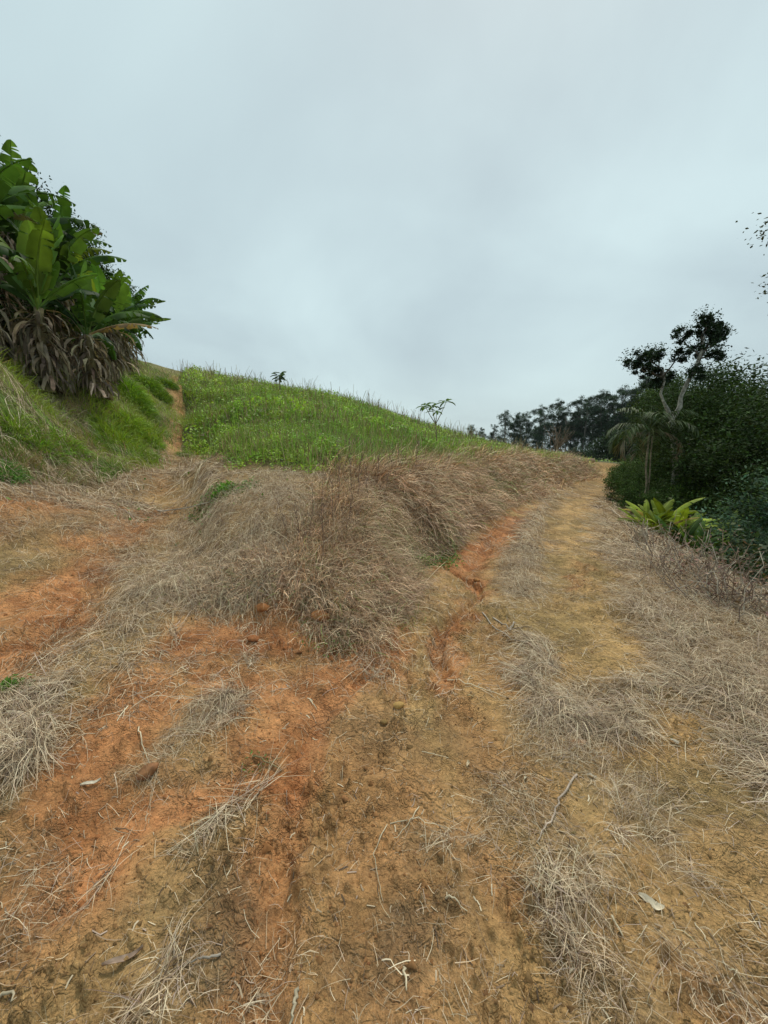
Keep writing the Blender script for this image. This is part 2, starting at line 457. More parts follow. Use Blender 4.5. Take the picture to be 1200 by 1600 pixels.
def straw_density(x, y):
    wx = (fbm(x * 3, y * 3, 3, 71) - 0.5) * 0.4; wy = (fbm(x * 3, y * 3, 3, 77) - 0.5) * 0.4
    r = np.sqrt(x * x + y * y); k = np.clip(r / 4, 0.3, 1.2)
    X = x + wx * k; Y = y + wy * k
    a = np.zeros_like(x)
    for ln, wd, s in STRAW: a = np.maximum(a, s * stroke(X, Y, ln, wd, 0.6))
    _, sv, _ = pline(X, Y, VERGE)
    _, se, _ = pline(x, y, EDGE)
    right = sstep(-0.1, 0.45, np.where(sv < 0, -sv, 0) )
    patch = sstep(0.22, 0.52, fbm(x * 2.3 + 4, y * 1.7, 3, 91))
    near_keep = sstep(1.2, 3.0, y)
    right = right * (0.35 + 0.65 * np.maximum(patch, near_keep)) * 1.5 * (1 - sstep(1.0, 3.5, np.where(se < 0, -se, 0)))
    a = np.maximum(a, right)
    a = a * (1 - .85 * stroke(X, Y, [(-1.535, 2.980), (-1.193, 3.172), (-0.816, 3.178), (-0.199, 2.862), (0.000, 3.121)], .30, .5))
    rut = np.maximum(stroke(X, Y, LEFT_RUT, .27, .6) * sstep(4.5, 6, y), stroke(X, Y, RIGHT_RUT, .16, .6) * sstep(2.5, 4, y))
    a = a * (1 - .8 * rut * (1 - sstep(22, 30, y)))
    thin = 0.10 + 0.20 * sstep(0.45, 0.7, fbm(x * 2.1, y * 2.1, 3, 95))
    a = np.maximum(a, thin)
    return a

# ------------------------------------------------------------------ the ground, one sheet out to the horizon
def build_ground():
    fr = np.linspace(-R(62), R(62), 640)
    bk = np.linspace(R(62), 2 * math.pi - R(62), 60)[1:-1]
    th = np.r_[fr, bk]; nth = len(th)
    rr = np.r_[np.geomspace(0.25, 1.0, 20)[:-1], np.geomspace(1.0, 45, 560), np.geomspace(46, 4000, 50)]
    nr = len(rr)
    T, RR = np.meshgrid(th, rr)
    x = (RR * np.sin(T)).ravel(); y = (RR * np.cos(T)).ravel()
    z = height(x, y)
    V = np.c_[x, y, z]
    V = np.r_[V, [[0, 0, gz(0.0, 0.0)]]]
    i = np.arange(nr - 1)[:, None]; j = np.arange(nth)[None, :]; j2 = (j + 1) % nth
    F = np.stack([i * nth + j + 0 * j2, (i + 1) * nth + j, (i + 1) * nth + j2, i * nth + j2], -1).reshape(-1, 4)
    F = F[:, ::-1]
    c0 = len(V) - 1
    jj = np.arange(0, nth - 1, 2)
    cap = np.stack([np.full_like(jj, c0), (jj + 2) % nth, (jj + 1) % nth, jj], -1)
    F = np.r_[F, cap]
    X, Y = V[:, 0], V[:, 1]
    r = np.sqrt(X * X + Y * Y)
    Z0 = V[:, 2]
    red, yel, dark = zones(X, Y)
    base = np.array([0.51, 0.305, 0.120])
    olive = np.array([0.36, 0.235, 0.090])
    cred = np.array([0.60, 0.262, 0.100])
    cred2 = np.array([0.40, 0.140, 0.045])
    cyel = np.array([0.62, 0.385, 0.155])
    n1_ = fbm(X * 1.1, Y * 1.1, 4, 101)[:, None]; n2_ = fbm(X * 5, Y * 5, 4, 103)[:, None]; n3_ = fbm(X * 0.5, Y * 0.5, 3, 107)[:, None]
    c = base * (1 - sstep(.45, .65, n1_)) + olive * sstep(.45, .65, n1_)
    rb = sstep(.5, .72, fbm(X * 1.6, Y * 1.6, 4, 109))[:, None]
    c = c * (1 - .45 * rb) + np.array([0.56, 0.330, 0.140]) * .45 * rb
    rr_ = (cred * sstep(.35, .6, n2_) + cred2 * (1 - sstep(.35, .6, n2_)))
    m = np.clip(red * (0.75 + 0.5 * (n2_[:, 0])), 0, 1)[:, None]
    c = c * (1 - m) + rr_ * m
    m = np.clip(yel * (0.6 + 0.7 * n2_[:, 0]), 0, 1)[:, None]
    c = c * (1 - m) + cyel * m
    m = (dark * sstep(.3, .6, n2_[:, 0]))[:, None]
    c = c * (1 - m) + np.array([0.10, 0.075, 0.045]) * m
    # straw-littered ground: the thatch itself greys the soil under the stems
    sdn = np.clip(straw_density(X, Y), 0, 1)[:, None]
    c = c * (1 - .5 * sdn) + np.array([0.36, 0.25, 0.13]) * .5 * sdn
    # hill under the weeds, undergrowth slope, and far land
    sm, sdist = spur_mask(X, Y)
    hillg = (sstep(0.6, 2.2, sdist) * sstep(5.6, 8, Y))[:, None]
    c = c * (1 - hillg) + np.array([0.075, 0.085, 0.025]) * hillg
    _, se, _ = pline(X, Y, EDGE)
    off = sstep(1.0, 3.5, np.where(se < 0, -se, 0))[:, None]
    c = c * (1 - off) + np.array([0.045, 0.045, 0.02]) * off
    lb = (sstep(1.5, 2.3, Z0) * (X < -4.2) * (1 - stroke(X, Y, FOOTPATH, .45, .6)))[:, None]
    c = c * (1 - .75 * lb) + np.array([0.12, 0.150, 0.04]) * .75 * lb
    farm = sstep(40, 70, r)[:, None]
    c = c * (1 - farm) + np.array([0.06, 0.075, 0.03]) * farm
    c = c * (0.80 + 0.44 * fbm(X * 16, Y * 16, 3, 113)[:, None])
    mt = bpy.data.materials.new('clay_soil'); mt.use_nodes = True
    t = mt.node_tree; b = t.nodes['Principled BSDF']; NN = t.nodes.new; LL = t.links.new
    at = NN('ShaderNodeAttribute'); at.attribute_name = 'Col'
    geo = NN('ShaderNodeNewGeometry')
    def noise(scale, det, ro=0.6, dist=0.0):
        n = NN('ShaderNodeTexNoise'); n.inputs['Scale'].default_value = scale; n.inputs['Detail'].default_value = det
        n.inputs['Roughness'].default_value = ro; n.inputs['Distortion'].default_value = dist
        LL(geo.outputs['Position'], n.inputs['Vector']); return n.outputs[0]
    def rng_(v, a, b2, c2, d2):
        n = NN('ShaderNodeMapRange')
        for k_, q in enumerate((a, b2, c2, d2)): n.inputs[k_ + 1].default_value = q
        LL(v, n.inputs[0]); return n.outputs[0]
    def mth(op, a, b2):
        n = NN('ShaderNodeMath'); n.operation = op
        for k_, q in enumerate((a, b2)):
            if isinstance(q, (int, float)): n.inputs[k_].default_value = q
            else: LL(q, n.inputs[k_])
        return n.outputs[0]
    fine = noise(55, 8, 0.72); mid = noise(14, 6, 0.65, 0.3); grit = noise(190, 4, 0.7)
    k1 = mth('MULTIPLY', rng_(fine, .34, .66, .72, 1.26), rng_(mid, .32, .68, .76, 1.22))
    k1 = mth('MULTIPLY', k1, rng_(grit, .3, .72, .72, 1.28))
    vm = NN('ShaderNodeVectorMath'); vm.operation = 'SCALE'
    LL(at.outputs['Color'], vm.inputs[0]); LL(k1, vm.inputs['Scale'])
    # straw-coloured crumbs
    cm = rng_(noise(85, 3, 0.6, 1.5), .60, .68, 0, .6)
    mxc = NN('ShaderNodeMix'); mxc.data_type = 'RGBA'; LL(cm, mxc.inputs[0]); LL(vm.outputs[0], mxc.inputs[6])
    mxc.inputs[7].default_value = (0.42, 0.31, 0.17, 1)
    LL(mxc.outputs[2], b.inputs['Base Color'])
    b.inputs['Roughness'].default_value = 0.85; b.inputs['Specular IOR Level'].default_value = 0.25
    # crusted mud cracks where the crust dried out
    vo = NN('ShaderNodeTexVoronoi'); vo.feature = 'DISTANCE_TO_EDGE'; vo.inputs['Scale'].default_value = 11
    wv = NN('ShaderNodeVectorMath'); wv.operation = 'ADD'
    wn = NN('ShaderNodeTexNoise'); wn.inputs['Scale'].default_value = 9; wn.inputs['Detail'].default_value = 3
    LL(geo.outputs['Position'], wn.inputs['Vector'])
    ws = NN('ShaderNodeVectorMath'); ws.operation = 'SCALE'; ws.inputs['Scale'].default_value = 0.16
    LL(wn.outputs['Color'], ws.inputs[0]); LL(geo.outputs['Position'], wv.inputs[0]); LL(ws.outputs[0], wv.inputs[1])
    LL(wv.outputs[0], vo.inputs['Vector'])
    ca = NN('ShaderNodeAttribute'); ca.attribute_name = 'crack'
    crk = mth('MULTIPLY', rng_(vo.outputs['Distance'], 0.0, 0.035, 1.0, 0.0), mth('MULTIPLY', ca.outputs['Fac'], rng_(noise(3.5, 3), .42, .58, 0.0, 0.7)))
    hsum = mth('ADD', mth('MULTIPLY', fine, 0.34), mth('MULTIPLY', grit, 0.10))
    hsum = mth('ADD', hsum, mth('MULTIPLY', mid, 0.9))
    hsum = mth('SUBTRACT', hsum, mth('MULTIPLY', crk, 1.0))
    k1 = mth('MULTIPLY', k1, mth('SUBTRACT', 1.0, mth('MULTIPLY', crk, 0.35)))
    LL(k1, vm.inputs['Scale'])
    vc = NN('ShaderNodeTexVoronoi'); vc.inputs['Scale'].default_value = 75; LL(wv.outputs[0], vc.inputs['Vector'])
    vc2 = NN('ShaderNodeTexVoronoi'); vc2.inputs['Scale'].default_value = 30; LL(wv.outputs[0], vc2.inputs['Vector'])
    hsum = mth('SUBTRACT', hsum, mth('MULTIPLY', vc.outputs['Distance'], rng_(noise(2.2, 3), .4, .6, .08, .7)))
    hsum = mth('SUBTRACT', hsum, mth('MULTIPLY', vc2.outputs['Distance'], rng_(noise(1.6, 3), .42, .6, .05, 1.1)))
    bp = NN('ShaderNodeBump'); bp.inputs['Strength'].default_value = 1.0; bp.inputs['Distance'].default_value = 0.035
    LL(hsum, bp.inputs['Height']); LL(bp.outputs[0], b.inputs['Normal'])
    crack = np.maximum(stroke(X, Y, [(-0.161, 2.260), (0.239, 2.237), (0.587, 2.039)], 0.35, .5), 0.8 * stroke(X, Y, [(-0.341, 1.876), (-0.350, 1.567)], 0.12, .5))
    crack = crack * sstep(.35, .55, fbm(X * 3, Y * 3, 2, 7))
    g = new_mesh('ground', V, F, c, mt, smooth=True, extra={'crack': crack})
    tag(g, kind='structure')
    return g

ground = build_ground()

# ================================================================== DRY STRAW, GRASS
def ribbons(P0, az, el, Ln, W, bend, twist, col, n=4, roll=None, taper=0.75, conform=False, lift=0.0):
    """curved blades. bend: total loss of elevation along the blade; twist: total change of azimuth"""
    N_ = len(P0); P0 = np.asarray(P0, float)
    pts = np.zeros((N_, n + 1, 3)); pts[:, 0] = P0
    seg = (Ln / n)
    a = az.copy(); e_ = el.copy()
    dirs = np.zeros((N_, n + 1, 3))
    for k in range(n):
        d = np.c_[np.cos(e_) * np.sin(a), np.cos(e_) * np.cos(a), np.sin(e_)]
        dirs[:, k] = d
        pts[:, k + 1] = pts[:, k] + d * seg[:, None]
        e_ = e_ - bend / n; a = a + twist / n
    dirs[:, n] = dirs[:, n - 1]
    if conform:
        zg = height(pts[:, :, 0].ravel(), pts[:, :, 1].ravel()).reshape(N_, n + 1)
        t = np.linspace(0, 1, n + 1)[None]
        arch = np.asarray(lift)[:, None] * (0.25 + np.sin(t * math.pi * 0.9))
        pts[:, :, 2] = zg + arch + 0.002
    else:
        zg = height(pts[:, 1:, 0].ravel(), pts[:, 1:, 1].ravel()).reshape(N_, n)
        pts[:, 1:, 2] = np.maximum(pts[:, 1:, 2], zg + 0.01)
    if roll is None: roll = RNG.uniform(-.9, .9, N_)
    side = np.cross(dirs, np.array([0, 0, 1.0]))
    ln = np.linalg.norm(side, axis=-1, keepdims=True)
    side = side / np.maximum(ln, 1e-4)
    nrm = np.cross(side, dirs)
    cr_, sr_ = np.cos(roll)[:, None, None], np.sin(roll)[:, None, None]
    side = side * cr_ + nrm * sr_
    t = np.linspace(0, 1, n + 1)
    ww = (W[:, None] * (1 - taper * t ** 1.5)[None])[:, :, None] * 0.5
    V = np.stack([pts - side * ww, pts + side * ww], 2)        # N, n+1, 2, 3
    V = V.reshape(-1, 3)
    b = (np.arange(N_) * (n + 1) * 2)[:, None] + (np.arange(n) * 2)[None]
    F = np.stack([b, b + 1, b + 3, b + 2], -1).reshape(-1, 4)
    c = np.repeat(col, (n + 1) * 2, axis=0)
    return V, F, c

class Acc:
    def __init__(self): self.V, self.F, self.C, self.n = [], [], [], 0
    def add(self, V, F, C):
        self.V.append(V); self.F.append(F + self.n); self.C.append(C); self.n += len(V)
    def build(self, name, mat, parent=None, smooth=False, origin=None):
        V = np.concatenate(self.V)
        if origin is not None: V = V - np.asarray(origin)
        return new_mesh(name, V, np.concatenate(self.F), np.concatenate(self.C), mat, parent, smooth)

def scatter(n, y_lo, y_hi, half=R(52), power=1.0):
    """candidate points on the ground, denser near the place where one stands"""
    r = y_lo * (y_hi / y_lo) ** (RNG.random(n) ** power)
    th = RNG.uniform(-half, half, n)
    return r * np.sin(th), r * np.cos(th), r

STRAW_C = np.array([[0.69, 0.53, 0.345], [0.53, 0.385, 0.245], [0.84, 0.70, 0.48], [0.33, 0.225, 0.14], [0.57, 0.43, 0.335], [0.15, 0.10, 0.062]])
def straw_cols(n, dark=0.0, rng=RNG):
    p = np.array([.24, .20, .20, .15, .10, .11]); p = p + dark * np.array([-.1, 0, -.08, .1, .02, .06]); p = p / p.sum()
    return tint(n, (1, 1, 1), .14, .03) * STRAW_C[rng.choice(6, n, p=p)]

# ---- mown straw lying on the ground
def lying_straw():
    acc = Acc()
    for lo, hi, n, lmin, lmax, w0 in ((0.7, 3.2, 120000, .02, .17, .0018), (2.6, 8, 220000, .05, .28, .0030), (7, 16, 80000, .15, .45, .007), (15, 34, 26000, .25, .6, .018)):
        x, y, r = scatter(n, lo, hi, R(56))
        d = straw_density(x, y)
        sm, sdist = spur_mask(x, y)
        # the steep bank and the weedy hill get standing grass instead
        d = d * (1 - sstep(0.5, 1.4, sdist) * sstep(6.3, 7.2, y))
        clump = sstep(.36, .62, fbm(x * 6, y * 6, 3, 201))
        d = d * (0.42 + .85 * clump) * (.40 + .60 * sstep(.8, 2.2, r))
        keep = RNG.random(n) < np.clip(d * (0.36 if lo < 1 else 0.5), 0, 1)
        x, y, r, d = x[keep], y[keep], r[keep], d[keep]; m = len(x)
        flow = fbm(x * 0.9, y * 0.9, 2, 211) * 7.0
        # on the right verge the stems were raked along the road
        _, se, _ = pline(x, y, EDGE)
        az = flow + RNG.normal(0, 1.15, m)
        rt = (x > 1.3)
        az = np.where(rt & (RNG.random(m) < .5), -0.9 + RNG.normal(0, .7, m), az)
        Ln = RNG.uniform(lmin, lmax, m) * (0.55 + 0.6 * np.clip(d, 0, 1.2))
        W = w0 * RNG.uniform(.4, 1.25, m) * (1 + .8 * (RNG.random(m) < .05))
        lift = np.abs(RNG.normal(0, 1, m)) * (0.004 + 0.022 * np.clip(d, 0, 2)) * (1 + .25 * np.clip(r / 4, 0, 3))
        V, F, c = ribbons(np.c_[x, y, np.zeros(m)], az, np.zeros(m), Ln, W, np.zeros(m), RNG.normal(0, .32, m) * (1 + 3 * (RNG.random(m) < .2)), straw_cols(m), 3, conform=True, lift=lift, taper=.5)
        acc.add(V, F, c)
    # short broken chips of stem trodden into the soil
    x, y, r = scatter(4500, .75, 6, R(50)); k = RNG.random(len(x)) < (.22 + .5 * np.clip(straw_density(x, y), 0, 1)) * (.3 + .7 * sstep(.8, 2.2, r)); x, y, r = x[k], y[k], r[k]; m = len(x)
    V, F, c = ribbons(np.c_[x, y, np.zeros(m)], RNG.uniform(0, 6.28, m), np.zeros(m), RNG.uniform(.010, .045, m), RNG.uniform(.0025, .0055, m) * (1 + .12 * r), np.zeros(m), RNG.normal(0, .5, m), straw_cols(m) * .85, 2, conform=True, lift=.002 * np.ones(m), taper=.2)
    acc.add(V, F, np.clip(c, 0, .85))
    return tag(acc.build('mown_straw', MAT_STRAW), kind='stuff')
lying_straw()

# ---- dry grass standing and hanging over the cut bank of the spur, growing in tussocks
def bank_grass():
    acc = Acc()
    specs = ((3600, 78000, 2.6, 7.5, .16, .60, .0040), (2800, 60000, 6.5, 14, .3, .85, .0085), (2400, 40000, 13, 34, .4, 1.0, .018))
    for nt_, nb, lo, hi, l0, l1, w0 in specs:
        x, y, r = scatter(nt_ * 40, lo, hi, R(48))
        d, sd_, u = pline(x, y, FOOT); ins = inside(x, y, SPUR); s = np.where(ins, d, -d)
        wid = 0.42 + 0.08 * np.clip(r, 0, 14)
        front = sstep(-0.05, .25, s) * (1 - sstep(.95, 1.5, s / wid) * sstep(5, 9, y)) * (1 - sstep(1.1, 2.0, s / wid))
        bare = stroke(x, y, [(-1.490, 3.111), (-1.180, 3.133), (-0.801, 3.110), (-0.623, 3.011)], 0.40, .35)
        bare = np.maximum(bare, stroke(x, y, [(-0.623, 3.011), (-0.199, 2.862)], .25, .4))
        nose = stroke(x, y, [(-1.068, 3.764), (-0.989, 3.700), (-0.537, 4.021), (0.000, 4.732)], 0.65, .45)
        west = sstep(-1.0, -0.4, x) + sstep(5.2, 7.5, y) * sstep(-1.9, 0.6, x)
        p = front * np.clip(west, 0, 1) + nose * 0.5
        p = p * (1 - .97 * bare) * (s > 0.02) * (.25 + .9 * sstep(.30, .55, fbm(x * 2.6, y * 2.6, 3, 301)))
        k = np.nonzero(RNG.random(len(x)) < p)[0]; k = RNG.permutation(k)[:nt_]
        tx, ty, tr = x[k], y[k], r[k]; T = len(k)
        e2 = .2
        ex = height(tx + e2, ty) - height(tx - e2, ty); ey = height(tx, ty + e2) - height(tx, ty - e2)
        t_down = np.arctan2(-ex, -ey) + RNG.normal(0, .5, T)
        steep = np.clip(np.hypot(ex, ey) / (2 * e2), 0, 1)
        t_h = np.exp(RNG.normal(-.16, .48, T)); t_el = RNG.uniform(.25, 1.25, T); t_rad = RNG.uniform(.04, .16, T) * (1 + tr / 9)
        t_tone = np.exp(RNG.normal(-.04, .34, T)); t_kind = RNG.random(T); t_spread = RNG.uniform(.35, 1.4, T)
        green_p = .10 + .35 * sstep(.5, .7, fbm(tx * 1.1, ty * 1.1, 2, 331)) * sstep(3.5, 6, ty)
        t_green = RNG.random(T) < green_p * .8
        q = RNG.integers(0, T, nb); m = nb
        a = RNG.uniform(0, 6.28, m); rad = t_rad[q] * np.sqrt(RNG.random(m)) * 1.4
        bx = tx[q] + np.cos(a) * rad; by = ty[q] + np.sin(a) * rad
        az = t_down[q] + RNG.normal(0, 1, m) * t_spread[q] * (1 - .45 * steep[q] * sstep(6, 9, by))
        el = np.clip(t_el[q] + RNG.normal(0, .35, m), -.1, 1.5)
        Ln = .80 * RNG.uniform(l0, l1, m) * np.minimum(t_h[q], 1.7) * (.58 + .30 * sstep(3.3, 4.8, by)) * (.55 + .45 * sstep(-1.3, -.5, bx + .12 * (by - 4))) * (1 - .15 * sstep(9, 16, by))
        bend = RNG.uniform(.8, 2.7, m) * (.6 + .6 * steep[q])
        up = RNG.random(m) < .03
        bend = np.where(up, RNG.uniform(.2, .9, m), bend); el = np.where(up, RNG.uniform(1.1, 1.5, m), el)
        far_t = sstep(6, 16, by)[:, None]
        col = straw_cols(m, dark=.1) * t_tone[q][:, None] * 1.06
        warm = np.where((t_kind[q] < .45)[:, None], np.array([[.98, .83, .77]]), np.array([[1.0, .96, .92]]))
        col = col * warm * (1.08 + .1 * far_t)
        g = t_green[q] & (RNG.random(m) < .75)
        col[g] = tint(g.sum(), (.22, .30, .08), .3)
        V, F, c = ribbons(np.c_[bx, by, height(bx, by) - .015], az, el, Ln, w0 * RNG.uniform(.45, 1.5, m), bend, RNG.normal(0, .6, m), col, 4)
        acc.add(V, F, c)
    return tag(acc.build('dry_bank_grass', MAT_STRAW), kind='stuff')
bank_grass()

# ---- weeds on the hill
def leaf_quads(Cn, size, col, flat=0.5, asp=2.0, rng=RNG):
    """one folded-looking rhombus per leaf"""
    n = len(Cn)
    a = rng.uniform(0, 2 * math.pi, n); e_ = rng.normal(0, .55, n)
    d = np.c_[np.cos(e_) * np.cos(a), np.cos(e_) * np.sin(a), np.sin(e_)]
    q = rng.normal(0, 1, (n, 3)); q[:, 2] *= flat
    s = np.cross(d, np.c_[q[:, 0] * .5, q[:, 1] * .5, np.ones(n)]); s /= np.linalg.norm(s, axis=1, keepdims=True) + 1e-6
    l = (size * .5)[:, None]; w_ = (size * .5 / asp)[:, None]
    V = np.stack([Cn - d * l, Cn + s * w_ - d * l * .15, Cn + d * l, Cn - s * w_ - d * l * .15], 1).reshape(-1, 3)
    F = np.arange(4 * n).reshape(-1, 4)
    return V, F, np.repeat(col, 4, axis=0)

def hill_weeds():
    leaves = Acc(); stems = Acc()
    for n, lo, hi, sz, hmax in ((70000, 6.6, 13, .055, .34), (75000, 12, 26, .10, .42), (42000, 25, 60, .17, .38)):
        x, y, r = scatter(n * 3, lo, hi, R(48))
        _, sdist = spur_mask(x, y)
        wob = (fbm(x * 1.2, y * 1.2, 3, 401) - .5) * 1.6
        p = sstep(.6, 1.4, sdist + wob) * sstep(6.3, 7.6, y + wob * .8 + 0.25 * np.clip(x, -4, 0))
        p = p * (1 - .9 * stroke(x + wob * .3, y, FOOTPATH, .38, .7)) * (1 - .9 * sstep(13, 19, x))
        strip = sstep(14, 24, x) * sstep(20, 28, y)
        p = p * (.45 + .7 * sstep(.35, .6, fbm(x * .9, y * .9, 3, 411))) * (1 - .5 * strip)
        keep = np.nonzero(RNG.random(len(x)) < p)[0][:n]
        x, y, r = x[keep], y[keep], r[keep]; m = len(x)
        hloc = hmax * (.25 + .95 * sstep(.3, .7, fbm(x * 1.6, y * 1.6, 3, 421)))
        z = height(x, y) + RNG.random(m) ** 1.3 * hloc
        tone = fbm(x * .7, y * .7, 3, 431)
        c1, c2, c3 = np.array([.24, .41, .06]), np.array([.40, .57, .085]), np.array([.46, .48, .14])
        t1 = sstep(.35, .6, tone)[:, None]
        col = (c1 * (1 - t1) + c2 * t1)
        yw = (sstep(15, 30, y) * sstep(.45, .7, fbm(x * .4, y * .4, 3, 441)))[:, None]
        col = (col * (1 - .6 * yw) + c3 * .6 * yw) * tint(m, (1, 1, 1), .20, .06)
        col = col * (.7 + .6 * sstep(.35, .65, fbm(x * 2.2, y * 2.2, 3, 447)))[:, None]
        dead = RNG.random(m) < .07
        col[dead] = tint(dead.sum(), (.26, .20, .12), .2)
        V, F, c = leaf_quads(np.c_[x, y, z], sz * RNG.uniform(.6, 1.5, m), col, asp=2.2)
        leaves.add(V, F, c)
        # upright stems and seed heads
        k = m // 6; q = RNG.choice(m, k, replace=False)
        sx, sy = x[q], y[q]
        L_ = RNG.uniform(.35, .95, k) * hmax * 1.5
        cc_ = np.where((RNG.random(k) < .45)[:, None], tint(k, (.36, .25, .14), .25), tint(k, (.28, .42, .07), .25))
        V, F, c = ribbons(np.c_[sx, sy, height(sx, sy)], RNG.uniform(0, 6.28, k), RNG.uniform(1.2, 1.55, k), L_, sz * .16 * np.ones(k), RNG.uniform(0, .5, k), np.zeros(k), cc_, 3, taper=.3)
        stems.add(V, F, c)
    # the brown fringe of old stalks along the skyline
    n = 4200
    x = RNG.uniform(-14, 12, n); y = RNG.uniform(24, 42, n)
    L_ = RNG.uniform(.2, .9, n) * (.15 + 1.5 * sstep(.35, .75, fbm(x * .9, y * .9, 3, 451)))
    V, F, c = ribbons(np.c_[x, y, height(x, y)], RNG.uniform(0, 6.28, n), RNG.uniform(1.1, 1.55, n), L_, .028 * np.ones(n), RNG.uniform(0, .7, n), np.zeros(n), tint(n, (.30, .24, .13), .3), 3, taper=.4)
    stems.add(V, F, c)
    tag(leaves.build('hill_weeds', MAT_GRASS), kind='stuff')
    tag(stems.build('dry_weed_stalks', MAT_STRAW), kind='stuff')
hill_weeds()

# ---- short green grass on the left bank and small green patches by the tracks
def green_grass():
    acc = Acc()
    for n, lo, hi, l0, w0 in ((80000, 5.0, 11, .19, .007), (60000, 10, 30, .30, .014)):
        x, y, r = scatter(n * 3, lo, hi, R(50))
        zone = stroke(x, y, [(-8.2, 5.0), (-5.758, 6.250), (-5.959, 7.373), (-6.697, 9.863)], .65, .5)
        zone = np.maximum(zone, stroke(x, y, [(-6.838, 10.107), (-10.017, 17.140), (-10.275, 18.899), (-15, 30), (-20, 36)], 3.6, .4) * (x < -5))
        zone = np.maximum(zone, stroke(x, y, [(-11, 9), (-12, 14), (-15, 22)], 3.5, .4))
        zone = zone * (1 - .9 * stroke(x, y, FOOTPATH, .38, .7))
        zone = np.maximum(zone, .45 * sstep(1.9, 2.5, height(x, y)) * (x < -4.6))
        zone = zone * (.35 + .9 * sstep(.35, .6, fbm(x * 1.5, y * 1.5, 3, 501)))
        keep = np.nonzero(RNG.random(len(x)) < zone)[0][:n]
        x, y = x[keep], y[keep]; m = len(x)
        t1 = sstep(.35, .62, fbm(x * 1.1, y * 1.1, 3, 511))[:, None]
        col = (np.array([.15, .26, .035]) * (1 - t1) + np.array([.36, .46, .07]) * t1) * tint(m, (1, 1, 1), .25, .06)
        dead = RNG.random(m) < .16 + .6 * sstep(.40, .55, fbm(x * .8 + 7, y * .8, 2, 515)) * (x / np.maximum(y, 1) < -.72)
        col[dead] = tint(dead.sum(), (.32, .26, .15), .2)
        L_ = l0 * RNG.uniform(.5, 1.6, m)
        V, F, c = ribbons(np.c_[x, y, height(x, y)], fbm(x * 2, y * 2, 2, 521) * 9 + RNG.normal(0, .7, m), RNG.uniform(.6, 1.5, m), L_, w0 * RNG.uniform(.6, 1.3, m), RNG.uniform(.5, 1.9, m), np.zeros(m), col, 3)
        acc.add(V, F, c)
    x, y, r = scatter(260000, 2.0, 12, R(50))
    z_ = np.zeros_like(x)
    for ln, wd, s in GREEN_PATCH: z_ = np.maximum(z_, s * stroke(x, y, ln, wd, .6))
    z_ = np.maximum(z_, .05 * sstep(.55, .7, fbm(x * 1.4, y * 1.4, 3, 531)) * (y > 5) * (x < 0.5))
    keep = RNG.random(len(x)) < z_ * .55
    x, y, r = x[keep], y[keep], r[keep]; m = len(x)
    V, F, c = leaf_quads(np.c_[x, y, height(x, y) + RNG.uniform(0, .07, m)], .035 * RNG.uniform(.5, 1.5, m) * np.clip(r / 5, .4, 1.4), tint(m, (.10, .19, .03), .3), asp=1.7)
    acc.add(V, F, c)
    tag(acc.build('short_green_grass', MAT_GRASS), kind='stuff')
green_grass()

# ================================================================== TUBES, BANANA PLANTS
def tube(acc, pts, rad, col, sides=8, jit=0.0, rng=RNG):
    P_ = np.asarray(pts, float); n = len(P_); rad = np.broadcast_to(np.asarray(rad, float), (n,))
    d = np.gradient(P_, axis=0); d /= np.linalg.norm(d, axis=1, keepdims=True) + 1e-9
    ref = np.array([0, 0, 1.0]) if abs(d[0, 2]) < .9 else np.array([1.0, 0, 0])
    V = []
    for k in range(n):
        u = np.cross(d[k], ref); u /= np.linalg.norm(u) + 1e-9
        v = np.cross(d[k], u); ref = np.cross(u, d[k])
        a = np.arange(sides) / sides * 2 * math.pi
        rr = rad[k] * (1 + jit * rng.normal(0, 1, sides))
        V.append(P_[k] + (np.cos(a) * rr)[:, None] * u + (np.sin(a) * rr)[:, None] * v)
    V.append(P_[-1:] + d[-1] * rad[-1] * .5)
    V = np.concatenate(V)
    i = np.arange(n - 1)[:, None]; j = np.arange(sides)[None]
    F = np.stack([i * sides + j, i * sides + (j + 1) % sides, (i + 1) * sides + (j + 1) % sides, (i + 1) * sides + j], -1).reshape(-1, 4)
    t = len(V) - 1; b = (n - 1) * sides
    cap = np.array([[b + k, b + (k + 1) % sides, b + (k + 2) % sides, t] for k in range(0, sides, 2)])
    cap = np.stack([cap[:, 0], cap[:, 1], cap[:, 2], cap[:, 3]], -1)
    F = np.r_[F, cap]
    col = np.asarray(col, float)
    if col.ndim == 1: C = np.tile(col, (len(V), 1)) * np.exp(rng.normal(0, .12, (len(V), 1)))
    else: C = np.r_[np.repeat(col, sides, axis=0), col[-1:]]
    acc.add(V, F, C)

